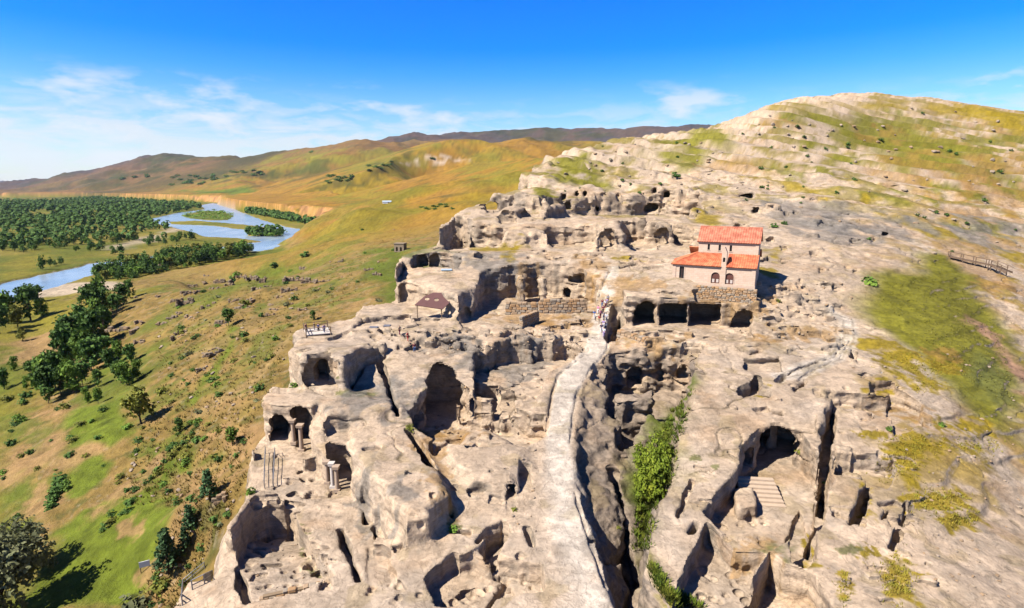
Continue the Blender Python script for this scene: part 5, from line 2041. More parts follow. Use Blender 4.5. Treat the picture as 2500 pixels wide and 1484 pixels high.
def put_shrub(i, p, s, label, group=None, sz=None):
    o = SHRUBS[i]
    if i in SHRUB_USED:
        o = o.copy()
        col_main.objects.link(o)
    SHRUB_USED.add(i)
    o.location = p
    o.scale = (s * R_.uniform(.85, 1.2), s * R_.uniform(.85, 1.2), sz or s * R_.uniform(.8, 1.1))
    o.rotation_euler = (0, 0, R_.uniform(0, 6.28))
    return tag(o, label, "shrub", group)


def in_poly(pts, u, v):
    ins = False
    for i in range(len(pts)):
        ax, ay = pts[i]
        bx, by = pts[(i + 1) % len(pts)]
        if (ay > v) != (by > v) and u < ax + (v - ay) / (by - ay) * (bx - ax):
            ins = not ins
    return ins


SLOPE_PX = [(330, 1484), (380, 1390), (440, 1240), (300, 1230), (330, 1080), (390, 960), (380, 830), (420, 720), (620, 640), (880, 540), (1050, 560), (980, 610), (860, 720), (720, 800), (690, 900), (630, 1010), (600, 1170), (540, 1290), (430, 1484)]
n = 0
while n < 130:
    u, v = R_.uniform(300, 1050), R_.uniform(540, 1480)
    if not in_poly(SLOPE_PX, u, v):
        continue
    if R_.random() > .25 + .75 * (v - 540) / 500:
        continue
    p = at(u, v)
    k_ = R_.choice([0, 0, 3, 1, 4, 2])
    put_shrub(k_, p, size_at(p, R_.uniform(6, 15)), "small " + TN[k_] + " shrub growing on the dry grassy slope below the cliffs", "shrubs scattered over the grassy slope")
    n += 1
VAL_PX = [(0, 900), (120, 990), (330, 1000), (330, 1180), (150, 1250), (80, 1330), (0, 1400)]
n = 0
while n < 36:
    u, v = R_.uniform(0, 340), R_.uniform(900, 1400)
    if not in_poly(VAL_PX, u, v):
        continue
    p = at(u, v)
    k_ = R_.choice([0, 3, 2, 1])
    put_shrub(k_, p, size_at(p, R_.uniform(6, 14)), "low " + TN[k_] + " bush on the valley floor among the green and brown fields", "bushes among the valley fields")
    n += 1
# hedge line along the terrace path and the ditch
for k in range(22):
    f = k / 21
    p = at(250 + 230 * f + R_.uniform(-10, 10), 1300 - 250 * f + R_.uniform(-8, 8))
    put_shrub(R_.choice([0, 3, 1]), p, size_at(p, R_.uniform(8, 15)), "bush in the row along the earth bank across the slope", "bushes along the earth bank")
for k in range(9):
    p = at(125 + 25 * k / 8 + R_.uniform(-4, 4), 1240 - 70 * k / 8)
    put_shrub(R_.choice([0, 3]), p, size_at(p, 17), "dark bush in the hedge beside the tilted green field", "hedge bushes beside the green field")
RIDGE_PX = [(1330, 400), (1480, 345), (1780, 330), (1900, 262), (2300, 265), (2490, 290), (2490, 640), (2250, 620), (1950, 560), (1700, 480), (1350, 480)]
n = 0
while n < 50:
    u, v = R_.uniform(1330, 2490), R_.uniform(262, 640)
    if not in_poly(RIDGE_PX, u, v):
        continue
    p = at(u, v)
    put_shrub(R_.choice([0, 3]), p, size_at(p, R_.uniform(4, 8)), "tiny dark bush clinging to the rocky ridge", "bushes dotted over the ridge")
    n += 1
for u, v, s, i, lab in [(2125, 695, 34, 2, "bright green bush at the edge of the grassy hollow right of the church"), (1650, 432, 24, 0, "dark bush in the notch of the middle ridge"), (1890, 555, 18, 0, "dark bush on the ledge above and right of the church roof"),
                        (1915, 548, 16, 3, "dark bush beside the first one on the ledge right of the church"), (1818, 690, 14, 1, "yellow green bush at the right front corner of the church"), (1900, 738, 16, 1, "olive bush on the rocks right of the terrace wall"),
                        (1000, 1050, 26, 1, "yellow green bush at the foot of the great middle cave"), (1105, 1296, 26, 2, "green bush in a hollow of the lower rocks"), (720, 945, 24, 2, "green bush on the ledge left of the great niche"),
                        (612, 1205, 24, 2, "green bush at the brink of the left cliff"), (1255, 1245, 14, 1, "tuft like bush beside the small dark hole"), (2170, 1050, 16, 2, "green bush on the right hand terrace"), (2300, 1040, 18, 2, "green bush on the right slope"),
                        (1950, 1105, 16, 1, "small yellow bush beside the arched hall mouth"), (2012, 1180, 14, 2, "green bush in the long dark cleft"), (1510, 1290, 12, 1, "small bush on the gorge ledge"), (335, 1484, 60, 4, "grey bush at the bottom edge left of the rock platform"),
                        (390, 1440, 40, 1, "reddish olive bush beside the rock platform"), (960, 612, 14, 2, "green bush below the ruined hut"), (925, 735, 20, 4, "grey green bush inside the roofless room")]:
    p = at(u, v)
    put_shrub(i, p, size_at(p, s * .62), lab)
# the big green bush filling the gorge
gb = empty("gorge_bush", at(1600, 1195), 0, "large bright green bush filling the bottom of the rock gorge", "bush")
c_, cs_ = blob_crown(77, 2.6, 3.6, 1.9, 900, 8, .125, 1.0, 12)
c_.obj("crown", M_LEAF_BRIGHT, gb)
trunk_mb(77, 1.0, .12, cs_).obj("trunk", M_BARK, gb, True)
gs_ = size_at(gb.location, 150) / 4.6
gb.scale = (gs_ * .62, gs_ * 1.0, gs_)

# ------------------------------------------------------------------ riverside forest
FZ = [[(0, 492), (120, 494), (250, 482), (330, 490), (470, 500), (490, 508), (420, 521), (362, 533), (372, 548), (440, 562), (492, 578), (470, 590), (380, 606), (310, 622), (200, 634), (100, 664), (70, 660), (110, 640), (190, 612), (130, 606), (0, 628)],
      [(228, 668), (330, 642), (440, 622), (560, 609), (620, 613), (590, 628), (480, 648), (400, 672), (370, 688), (300, 688), (240, 686)],
      [(640, 514), (700, 521), (790, 533), (795, 550), (740, 547), (690, 537), (600, 520)], [(606, 568), (688, 566), (688, 576), (606, 575)]]
FHOLE = [[(280, 612), (330, 600), (440, 564), (430, 556), (330, 588), (250, 602)], [(0, 636), (70, 628), (100, 655), (0, 690)], [(60, 520), (140, 516), (150, 526), (70, 530)]]
F_PROTO = [tree_proto("riverside_tree", "", "tree", 60 + i, 3.6, 9.5, 6.6, 4.2, .25, 46, 5, .95, [M_LEAF_DARK, M_LEAF_DARK, M_LEAF_MID, M_LEAF_OLIVE][i], lobes=6) for i in range(4)]
pts = []
zone_xy = [plain_xy(z_) for z_ in FZ]
hole_xy = [plain_xy(z_) for z_ in FHOLE]
rf = np.random.default_rng(5)
for zi, P_ in enumerate(zone_xy):
    P_ = np.array(P_)
    lo, hi_ = P_.min(0), P_.max(0)
    area = (hi_[0] - lo[0]) * (hi_[1] - lo[1])
    m = int(min(area / 42, 34000))
    xs = rf.uniform(lo[0], hi_[0], m)
    ys = rf.uniform(lo[1], hi_[1], m)
    k = poly_sd(P_, xs, ys) < 0
    for h_ in hole_xy:
        k &= poly_sd(h_, xs, ys) > 0
    for r_ in RIV_XY[:1]:
        k &= poly_sd(r_, xs, ys) > 3
    if zi == 0:
        k &= (fbm(xs, ys, 3, 80, 3) > -.28) | (ys > 900)
    dist = np.hypot(xs, ys)
    k &= rf.random(m) < np.clip((800 / dist) ** 1.2, .16, 1)
    pts += [(x_, y_) for x_, y_ in zip(xs[k], ys[k])]
pts.sort(key=lambda q: q[0] ** 2 + q[1] ** 2)
near, rest = pts[:300], pts[300:300 + 6500]
print("forest", len(pts), round(time.time() - T0, 1))
for x_, y_ in near:
    s = R_.uniform(.45, .95)
    k_ = R_.choice([0, 0, 1, 1, 2, 3])
    plant(F_PROTO[k_], (x_, y_, PLAIN_Z - .1), s, R_.uniform(0, 6.28), ["dark green", "dark green", "mid green", "olive green"][k_] + " tree in the riverside forest on the flat valley floor", "tree", "trees of the riverside forest", s * R_.uniform(.75, 1.25))
b = MB()
for x_, y_ in rest:
    sc_ = R_.uniform(.55, 1.15) * (1 + .5 * smooth(y_, 700, 1600))
    for k in range(15):
        d = Vector((R_.gauss(0, 1), R_.gauss(0, 1), R_.gauss(0, 1) + .3)).normalized()
        leaf_quad(b, Vector((x_ + d.x * 3.4 * sc_, y_ + d.y * 3.4 * sc_, PLAIN_Z + 5.5 * sc_ + d.z * 4.6 * sc_)), (d + Vector((0, 0, .3))).normalized(), 2.5 * sc_, R_)
b.obj("riverside_forest", M_LEAF_DARK, None, kind='stuff')
b = MB()
for (pp, m_) in ((ISLES[0], 260), ([(606, 566), (688, 565), (688, 577), (606, 576)], 150)):
    P_ = np.array(plain_xy(pp))
    lo, hi_ = P_.min(0), P_.max(0)
    for q in range(m_):
        x_, y_ = R_.uniform(lo[0], hi_[0]), R_.uniform(lo[1], hi_[1])
        if poly_sd(P_, np.array([x_]), np.array([y_]))[0] > -1:
            continue
        for k in range(8):
            leaf_quad(b, Vector((x_ + R_.gauss(0, 3), y_ + R_.gauss(0, 3), PLAIN_Z + R_.uniform(.5, 4))), Vector((R_.uniform(-1, 1), R_.uniform(-1, 1), 1)).normalized(), 1.8, R_)
b.obj("island_undergrowth", M_LEAF_MID, None, kind='stuff')
# dark thickets in the folds of the far golden hills
GX_ = [(930, 412), (915, 408), (945, 404), (820, 440), (835, 436), (805, 446), (860, 432), (1055, 388), (330, 433), (360, 432), (300, 437), (420, 452), (450, 448), (760, 372), (480, 432), (520, 428), (1090, 505), (1105, 510), (1075, 500)]
for q in range(60):
    k_ = R_.choice([(330, 560, 428, 440), (890, 960, 396, 418), (790, 870, 428, 444), (430, 500, 436, 452), (560, 640, 412, 432), (1010, 1120, 500, 512)])
    GX_.append((R_.uniform(k_[0], k_[1]), R_.uniform(k_[2], k_[3])))
for u, v in GX_:
    p = at(u, v)
    th_ = put_shrub(R_.choice([0, 3]), p, size_at(p, 9), "dark thicket in a fold of the golden hills", "thickets on the golden hills", sz=size_at(p, 5))
    th_.name = 'thicket'
    th_['category'] = 'thicket'
# ------------------------------------------------------------------ boulders, rubble and ruins
M_BOULD = simple_mat("weathered_boulder", (.225, .172, .120), .95, .35, 1.6, .5, .12, col2=(.165, .135, .105))
M_BOULD_O = simple_mat("ochre_boulder", (.215, .140, .078), .95, .35, 1.6, .5, .12, col2=(.15, .115, .08))
M_RUIN = simple_mat("ruin_masonry", (.185, .140, .092), .95, .4, 2.2, .6, .12, col2=(.12, .098, .072))
M_WOOD = simple_mat("weathered_wood", (.115, .078, .050), .85, .35, 5, .3, .02, stretch=(1, 1, 6))
M_METAL = simple_mat("grey_metal", (.16, .16, .17), .5, .15, 4, 0, metal=.5)
M_WHITE = simple_mat("white_paint", (.50, .51, .53), .6, .1, 3, 0)
M_BROWNROOF = simple_mat("brown_sheet_metal", (.082, .040, .036), .6, .2, 1.2, .1, .02)
M_BLUESHEET = simple_mat("pale_blue_sheet", (.26, .32, .36), .5, .15, 2, 0)
M_COL = simple_mat("column_stone", (.26, .195, .14), .9, .2, 2.5, .3, .04)
M_STEP = simple_mat("worn_step_stone", (.30, .232, .168), .95, .2, 2.5, .4, .05)
M_COLW = simple_mat("pale_column_stone", (.36, .32, .28), .9, .15, 2.5, .3, .04)


def boulder_mesh(seed, mat, sub=2, flat=.7):
    r = random.Random(seed)
    bm = bmesh.new()
    bmesh.ops.create_icosphere(bm, subdivisions=sub, radius=.5)
    pl = [(Vector((r.gauss(0, 1), r.gauss(0, 1), r.gauss(0, .7))).normalized(), r.uniform(.26, .44)) for _ in range(9)]
    for v in bm.verts:
        for nrm, dd_ in pl:
            k = v.co.dot(nrm) - dd_
            if k > 0:
                v.co -= nrm * k
        v.co.z *= flat
    me_ = bpy.data.meshes.new("boulder")
    bm.to_mesh(me_)
    bm.free()
    me_.materials.append(mat)
    return me_


BOUL = [boulder_mesh(i, M_BOULD if i % 3 else M_BOULD_O) for i in range(8)]


def put_boulder(p, s, label, group=None, name="boulder", sink=.15):
    o = bpy.data.objects.new(name, BOUL[R_.randrange(8)])
    o.location = (p[0], p[1], p[2] + s * (.35 - sink) * .5)
    o.scale = (s * R_.uniform(.8, 1.5), s * R_.uniform(.8, 1.2), s * R_.uniform(.7, 1.1))
    o.rotation_euler = (R_.uniform(-.2, .2), R_.uniform(-.2, .2), R_.uniform(0, 6.28))
    return link(o, None, None, label, "boulder", group)


n = 0
while n < 110:
    u, v = R_.uniform(1330, 2490), R_.uniform(262, 640)
    if not in_poly(RIDGE_PX, u, v) or (v > 470 and R_.random() < .5):
        continue
    p = at(u, v)
    put_boulder(p, size_at(p, R_.uniform(4, 11)), "pale broken boulder lying on the rocky ridge above the caves", "boulders on the ridge")
    n += 1
for (u0, v0, u1, v1, m_, lo, hi_, lab, grp) in [(1040, 806, 1440, 868, 60, 3, 9, "small loose stone on the open plaza between the rock rooms", "loose stones on the plaza"),
                                               (1240, 770, 1440, 805, 30, 3, 8, "fallen stone on the courtyard floor in front of the rubble walls", "fallen stones in the courtyard"),
                                               (1850, 690, 2080, 830, 40, 3, 9, "small stone on the rough rocks right of the church terrace", "stones right of the church terrace"),
                                               (1060, 1005, 1320, 1070, 26, 4, 12, "broken rock on the floor of the great sunken room", "broken rocks in the great sunken room"),
                                               (620, 1320, 810, 1440, 24, 3, 7, "small stone on the floor of the lower left sunken room", "stones in the lower left room"),
                                               (1230, 1090, 1330, 1300, 14, 4, 9, "loose rock beside the left edge of the walkway", "rocks beside the walkway")]:
    for q in range(m_):
        p = at(R_.uniform(u0, u1), R_.uniform(v0, v1))
        put_boulder(p, size_at(p, R_.uniform(lo, hi_)), lab, grp, "loose_stone")
for (u0, v0, u1, v1, m_) in [(2240, 1150, 2490, 1480, 46), (2050, 860, 2480, 1130, 34)]:
    for q in range(m_):
        p = at(R_.uniform(u0, u1), R_.uniform(v0, v1))
        put_boulder(p, size_at(p, R_.uniform(3, 8)), "small pale stone on the bare sloping rock at the right", "stones on the right hand slope", "loose_stone")
n = 0
while n < 110:
    u, v = R_.uniform(280, 1050), R_.uniform(560, 1480)
    if not in_poly(SLOPE_PX, u, v) or R_.random() > .2 + .8 * (v - 560) / 600:
        continue
    p = at(u, v)
    put_boulder(p, size_at(p, R_.uniform(4, 11)), "grey brown stone half sunk in the dry grass of the valley side", "stones strewn over the valley side", "field_stone")
    n += 1
# ruined house walls on the valley side
def ruin(u, v, wpx, hpx, rz, kind, label):
    p = at(u, v)
    w, h = size_at(p, wpx), size_at(p, hpx)
    r = random.Random(int(u * 7 + v))
    root = empty("ruined_wall", (p.x, p.y, p.z - .5), rz, label, "ruin")
    segs = {'I': [((-w / 2, 0), (w / 2, 0))], 'L': [((-w / 2, 0), (w / 2, 0)), ((w / 2, 0), (w / 2, -w * .5))], 'U': [((-w / 2, -w * .45), (-w / 2, 0)), ((-w / 2, 0), (w / 2, 0)), ((w / 2, 0), (w / 2, -w * .45))]}[kind]
    th = max(.5, min(1.0, w * .14))
    sz_ = max(.7, min(1.5, w * .15))
    for (a0, b0), (a1, b1) in segs:
        L = math.hypot(a1 - a0, b1 - b0)
        m_ = max(3, int(L / sz_ / .9))
        for i in range(m_):
            f = (i + .5) / m_
            hh = (h * .8 + .5) * r.uniform(.45, 1.0)
            for q in range(max(1, int(hh / (sz_ * .62)))):
                o = bpy.data.objects.new("stone", STONES_R[r.randrange(6)])
                o.location = (a0 + (a1 - a0) * f + r.uniform(-.12, .12), b0 + (b1 - b0) * f + r.uniform(-.15, .15), (q + .5) * sz_ * .62)
                o.scale = (sz_ * r.uniform(.8, 1.25), sz_ * r.uniform(.7, 1.1), sz_ * .68 * r.uniform(.9, 1.15))
                o.rotation_euler = (r.uniform(-.1, .1), r.uniform(-.1, .1), math.atan2(b1 - b0, a1 - a0) + r.uniform(-.3, .3))
                link(o, root)


STONES_R = []
for i in range(6):
    STONES_R.append(STONES[i].copy())
    STONES_R[-1].materials[0] = M_RUIN if i % 2 else M_BOULD_O


for i, (u, v, w, h, rz, k, lab) in enumerate([(456, 742, 30, 20, .1, 'U', "ochre three sided ruin with a dark inside on the valley side"), (300, 806, 70, 16, .05, 'L', "long low ruin with dark openings at the brow of the terrace"),
        (400, 790, 36, 10, -.1, 'I', "low ruined wall right of the long brow ruin"), (430, 775, 40, 8, .1, 'I', "short wall stub above the brow ruin"), (530, 862, 46, 14, .75, 'L', "dark slanting ruined wall beside the grassy gully"),
        (548, 790, 40, 14, .0, 'I', "broken wall beside the single gully tree"), (640, 690, 14, 20, .2, 'L', "narrow standing ruin stump on the upper slope"), (620, 682, 24, 14, -.2, 'U', "small roofless ruin left of the standing stump"),
        (720, 686, 40, 16, .1, 'U', "roofless ruin at the left end of the upper ruin row"), (755, 690, 40, 16, .0, 'L', "dark roofed looking ruin in the middle of the upper ruin row"), (790, 688, 30, 10, .1, 'I', "low wall at the right end of the upper ruin row"),
        (705, 712, 34, 14, .3, 'L', "heap like ruin just below the upper ruin row"), (545, 690, 40, 14, .1, 'L', "weathered ruin left of the upper stump"), (465, 700, 18, 10, .0, 'I', "tiny wall stub above the three sided ruin"),
        (575, 735, 30, 10, .2, 'I', "crumbled wall in the middle of the ruin field"), (610, 735, 22, 12, -.2, 'L', "crumbled corner right of the middle wall"), (490, 905, 18, 14, .4, 'L', "dark corner stone pile at the bend of the grassy gully"),
        (600, 750, 50, 8, .05, 'I', "long low wall line under the ruin field"), (660, 770, 30, 10, .2, 'I', "wall trace beside the bright grass patch"), (740, 757, 16, 12, 0, 'U', "dark hollow ruin above the viewing platform"),
        (340, 835, 20, 10, .3, 'L', "stone corner below the brow ruin"), (900, 660, 22, 10, .2, 'I', "grey wall remnant near the top of the slope"), (830, 640, 14, 12, .1, 'L', "lone remnant on the upper grassy slope"), (920, 672, 20, 12, 0, 'L', "remnant beside the upper cliff"),
        (535, 1220, 22, 26, .5, 'L', "grey ruined block beside the leaning pine")]):
    ruin(u, v, w, h, rz, k, lab)

RF_PX = [(280, 800), (330, 720), (470, 680), (640, 640), (820, 640), (800, 690), (680, 760), (560, 850), (420, 900), (340, 880)]
n = 0
while n < 34:
    u, v = R_.uniform(280, 820), R_.uniform(640, 900)
    if not in_poly(RF_PX, u, v):
        continue
    ruin(u, v, R_.uniform(12, 26), R_.uniform(5, 10), R_.uniform(-.5, .6), R_.choice('ILLU'), "low crumbled house foundation in the ruin field on the valley side")
    n += 1
for o in col_main.objects:
    if o.get('label', '').startswith('low crumbled house foundation'):
        o['group'] = "house foundations in the ruin field"

# ------------------------------------------------------------------ stone columns and stairs
def column(u, v, hpx, rpx, mat, label, lean=0.0):
    p = at(u, v)
    h, r = size_at(p, hpx), size_at(p, rpx)
    root = empty("stone_column", p, 0, label, "column")
    b = MB()
    b.box((0, 0, .1), (r * 2.7, r * 2.7, .4))
    b.obj("base", mat, root)
    b = MB()
    for k in range(4):
        b.tube((0, 0, .3 + (h - .6) * k / 4), (0, 0, .3 + (h - .6) * (k + 1) / 4), r * (1 - .05 * k), r * (.95 - .05 * k), 10, False)
    b.obj("shaft", mat, root, True)
    b = MB()
    b.box((0, 0, h - .15), (r * 2.6, r * 2.6, .35), taper=1.15)
    b.obj("capital", mat, root)


column(718, 1082, 56, 4.5, M_COL, "farther of the two square columns in the mouth of the left cliff arcade")
column(737, 1100, 62, 5.0, M_COL, "nearer of the two columns in the mouth of the left cliff arcade")
column(800, 1180, 54, 4.5, M_COL, "brown column at the left side of the small rock porch")
column(813, 1190, 60, 4.5, M_COLW, "white column in the middle of the small rock porch")
column(824, 1198, 60, 5.0, M_COL, "brown column at the right side of the small rock porch")
sp = at(1862, 1232)
st_ = empty("stone_stairs", (sp.x, sp.y, sp.z - .1), -.12, "broad worn stone steps leading up to the arched hall", "stairs")
for k in range(7):
    b = MB()
    b.box((0, k * .52, .06 + k * .11), (4.6 - k * .12, .56, .24 + .22 * k))
    b.obj("step", M_STEP, st_)

# ------------------------------------------------------------------ brown shelter roof over the dig
def on_ray(u, v, y):
    a, e = ray(u, v)
    return Vector((float(a) * y, y, float(e) * y))


out = [on_ray(1012, 745, 97.5), on_ray(1036, 724, 99.6), on_ray(1058, 714, 100.6), on_ray(1078, 715, 100.6), on_ray(1084, 727, 99.6), on_ray(1098, 739, 98.4), on_ray(1080, 755, 96.8)]
cen = sum(out, Vector()) / len(out)
nv_ = Vector((0, 0, 0))
for i in range(len(out)):
    nv_ += (out[i] - cen).cross(out[(i + 1) % len(out)] - cen)
nv_.normalize()
if nv_.z < 0:
    nv_ = -nv_
out = [p - nv_ * (p - cen).dot(nv_) for p in out]
sh = empty("shelter", cen, 0, "brown sheet metal shelter roof with two round holes over the rock", "shelter")
b = MB()
lo_ = [p - cen - nv_ * .06 for p in out]
up_ = [p - cen + nv_ * .06 for p in out]
k = len(out)
b.v = lo_ + up_
b.f = [tuple(range(k)), tuple(reversed(range(k, 2 * k)))] + [(i, (i + 1) % k, k + (i + 1) % k, k + i) for i in range(k)]
b.v = [tuple(p) for p in b.v]
rf_ = b.obj("sheet_roof", M_BROWNROOF, sh)
cut_ = []
for (u, v) in ((1043, 730), (1066, 732)):
    a, e = ray(u, v)
    d_ = Vector((float(a), 1, float(e)))
    q = d_ * (cen.dot(nv_) / d_.dot(nv_)) - cen
    cb = MB()
    cb.tube(q - nv_ * .5, q + nv_ * .5, .42, .42, 14)
    cut_.append(cb)
boolean(rf_, cut_)
for p in (out[0], out[6], out[5], out[3]):
    q = p.lerp(cen, .12)
    gz = ground(q.x, q.y, q.z - .15)
    if gz < q.z - .2:
        b = MB()
        b.bar(Vector((q.x, q.y, gz - .2)) - cen, q - cen - nv_ * .07, .14, .14)
        b.obj("post", M_WOOD, sh)


def plate(u, v, wpx, dpx, rz, mat, label, t=.08):
    p = at(u, v)
    w, d_ = size_at(p, wpx), size_at(p, dpx) * 3.0
    b = MB()
    b.box((0, 0, t), (w, d_, t * 2))
    o = b.obj("metal_cover", mat)
    o.location = p
    o.rotation_euler = (0.06, 0, rz)
    tag(o, label, "cover")


plate(1090, 659, 26, 5, .1, M_BLUESHEET, "pale blue sheet lying on top of the domed rock block")
plate(912, 800, 20, 4, -.1, M_METAL, "grey blue flat cover on the left terrace, left of two")
plate(945, 796, 16, 4, -.1, M_METAL, "grey blue flat cover on the left terrace, right of two")

# ------------------------------------------------------------------ railings, platform, footbridge
def railing(pts, label, h=1.0, mat=M_METAL, r=.035, step=1.6, name="railing", rails=2):
    root = empty(name, pts[0], 0, label, "railing")
    o = Vector(pts[0])
    for a, c in zip(pts[:-1], pts[1:]):
        a, c = Vector(a), Vector(c)
        m_ = max(1, int(round((c - a).length / step)))
        for i in range(m_ + (1 if c == Vector(pts[-1]) else 0)):
            q = a.lerp(c, i / m_) - o
            b = MB()
            b.tube(q - Vector((0, 0, .2)), q + Vector((0, 0, h)), r * 1.2, r * 1.2, 6)
            b.obj("post", mat, root)
        for j in range(rails):
            hz = h * (1 - .5 * j) - .03
            b = MB()
            b.tube(a - o + Vector((0, 0, hz)), c - o + Vector((0, 0, hz)), r, r, 6)
            b.obj("rail", mat, root)
    return root


railing([at(646, 1192), at(647, 1150), at(649, 1108)], "grey railing along the outer side of the left terrace ramp", r=.035, step=3.2)
railing([at(668, 1188), at(670, 1150), at(672, 1110)], "grey railing along the inner side of the left terrace ramp", r=.035, step=3.2)
railing([at(446, 1478), at(448, 1430), at(470, 1412), at(500, 1388)], "grey railing along the edge of the lower left rock platform", r=.05)
railing([at(470, 1440), at(500, 1425), at(520, 1408)], "second grey railing across the lower left rock platform", r=.05)
# viewing platform on the brink of the left cliff
pa_, pb_, pc_, pd_ = at(742, 806), at(800, 800), at(808, 818), at(748, 824)
pz = max(p.z for p in (pa_, pb_, pc_, pd_)) + .15
pl_ = empty("viewing_platform", (pa_.x, pa_.y, pz), 0, "pale wooden viewing platform with railings on the brink of the left cliff", "platform")
o_ = Vector((pa_.x, pa_.y, pz))
nb_ = 16
for i in range(nb_):
    f0, f1 = (i + .04) / nb_, (i + .96) / nb_
    A0, A1 = Vector(pa_).lerp(pb_, f0), Vector(pa_).lerp(pb_, f1)
    B0, B1 = Vector(pd_).lerp(pc_, f0), Vector(pd_).lerp(pc_, f1)
    b = MB()
    top = [Vector((p.x, p.y, pz)) - o_ for p in (A0, A1, B1, B0)]
    bot = [p - Vector((0, 0, .1)) for p in top]
    b.v = [tuple(p) for p in top + bot]
    b.f = [(0, 1, 2, 3), (7, 6, 5, 4), (0, 4, 5, 1), (1, 5, 6, 2), (2, 6, 7, 3), (3, 7, 4, 0)]
    b.obj("plank", M_COLW, pl_)
for p in (pa_, pb_, pc_, pd_):
    b = MB()
    b.bar(Vector((p.x, p.y, p.z - 1.5)) - o_, Vector((p.x, p.y, pz + 1.1)) - o_, .14, .14)
    b.obj("post", M_WOOD, pl_)
for A, B2 in ((pa_, pb_), (pd_, pa_), (pd_, pc_)):
    for hz in (1.05, .55):
        b = MB()
        b.bar(Vector((A.x, A.y, pz + hz)) - o_, Vector((B2.x, B2.y, pz + hz)) - o_, .08, .08)
        b.obj("rail", M_WOOD, pl_)

# wooden footbridge on the right
q0, q1, q2 = at(2316, 627), at(2424, 660), at(2462, 680)
q0 = Vector(q0) + Vector((0, 0, .3))
q1 = Vector(q1) + Vector((0, 0, 1.3))
q2 = Vector(q2) + Vector((0, 0, 1.6))
fbz = empty("footbridge", q0, 0, "dark wooden footbridge sloping down across the hollow at the right", "footbridge")
for A, B2 in ((q0, q1), (q1, q2)):
    d_ = (B2 - A)
    L = d_.length
    dn = d_.normalized()
    sd = Vector((-dn.y, dn.x, 0)).normalized()
    m_ = int(L / .55)
    for i in range(m_):
        c = A + dn * ((i + .5) * L / m_) - q0
        b = MB()
        b.bar(c - sd * .9, c + sd * .9, L / m_ * .82, .08)
        b.obj("plank", M_WOOD, fbz)
    for s_ in (-1, 1):
        b = MB()
        b.bar(A - q0 + sd * s_ * .8 - Vector((0, 0, .2)), B2 - q0 + sd * s_ * .8 - Vector((0, 0, .2)), .18, .3)
        b.obj("beam", M_WOOD, fbz)
        b = MB()
        b.bar(A - q0 + sd * s_ * .85 + Vector((0, 0, 1.0)), B2 - q0 + sd * s_ * .85 + Vector((0, 0, 1.0)), .1, .1)
        b.obj("rail", M_WOOD, fbz)
        for i in range(int(L / 2.6) + 1):
            c = A + dn * min(i * 2.6 + .1, L) + sd * s_ * .85
            gz = ground(c.x, c.y)
            b = MB()
            b.bar(Vector((c.x, c.y, min(gz, c.z) - .4)) - q0, c - q0 + Vector((0, 0, 1.05)), .14, .14)
            b.obj("post", M_WOOD, fbz)

# sign board, farm shed, little ruined hut
p = at(355, 1392)
sg = empty("sign_board", p, .5, "small white framed notice board standing on the green lawn", "sign")
b = MB()
b.box((0, 0, 1.0), (1.3, .08, .9))
b.obj("panel", M_WHITE, sg)
for x_ in (-.55, .55):
    b = MB()
    b.bar((x_, .06, -.3), (x_, .06, 1.5), .09, .09)
    b.obj("post", M_WOOD, sg)
p = at(945, 496)
fs_ = empty("farm_shed", p, .08, "low white farm shed on the golden slope beyond the plateau", "shed")
w_ = size_at(p, 20)
b = MB()
b.box((0, 0, w_ * .08), (w_, w_ * .4, w_ * .2))
b.obj("wall", M_WHITE, fs_)
b = MB()
hw_, hd_, hz_ = w_ * .53, w_ * .24, w_ * .18
b.v = [(-hw_, -hd_, hz_), (hw_, -hd_, hz_), (hw_, hd_, hz_), (-hw_, hd_, hz_), (-hw_, 0, hz_ * 1.7), (hw_, 0, hz_ * 1.7)]
b.f = [(0, 1, 5, 4), (2, 3, 4, 5), (0, 4, 3), (1, 2, 5), (3, 2, 1, 0)]
b.obj("roof", M_BLUESHEET, fs_)
b = MB()
b.box((w_ * .2, -w_ * .2 - .03, w_ * .07), (w_ * .12, .1, w_ * .14))
b.obj("door", M_WOOD, fs_)
p = at(978, 612)
hut = empty("ruined_hut", p, -.2, "little roofless stone hut with dark doorways above the upper cliff", "hut")
s_ = size_at(p, 24)
hb = MB()
hb.box((0, 0, s_ * .30), (s_, s_ * .8, s_ * .8))
hw = hb.obj("wall", M_RUIN, hut)
boolean(hw, [arch_prism(-s_ * .22, -.02, s_ * .2, s_ * .42, -s_, s_ * .2), arch_prism(s_ * .2, -.02, s_ * .2, s_ * .42, -s_, s_ * .2)])
b = MB()
b.box((0, 0, s_ * .74), (s_ * 1.1, s_ * .9, s_ * .07))
b.obj("roof_slab", M_BOULD_O and M_RUIN, hut)

# ------------------------------------------------------------------ people
M_SKIN = simple_mat("skin", (.28, .16, .105), .6, .08, 8, 0)
M_HAIR = simple_mat("dark_hair", (.020, .014, .010), .6, .2, 20, 0)
CL = {n_: simple_mat("cloth_" + n_, c_, .9, .12, 8, 0) for n_, c_ in {'red': (.30, .020, .025), 'white': (.46, .46, .48), 'blue': (.05, .13, .34), 'pink': (.40, .15, .22), 'black': (.014, .014, .018),
      'wine': (.09, .012, .03), 'grey': (.14, .14, .16), 'jeans': (.045, .085, .18), 'beige': (.28, .21, .14), 'lilac': (.24, .18, .32), 'navy': (.02, .028, .08)}.items()}


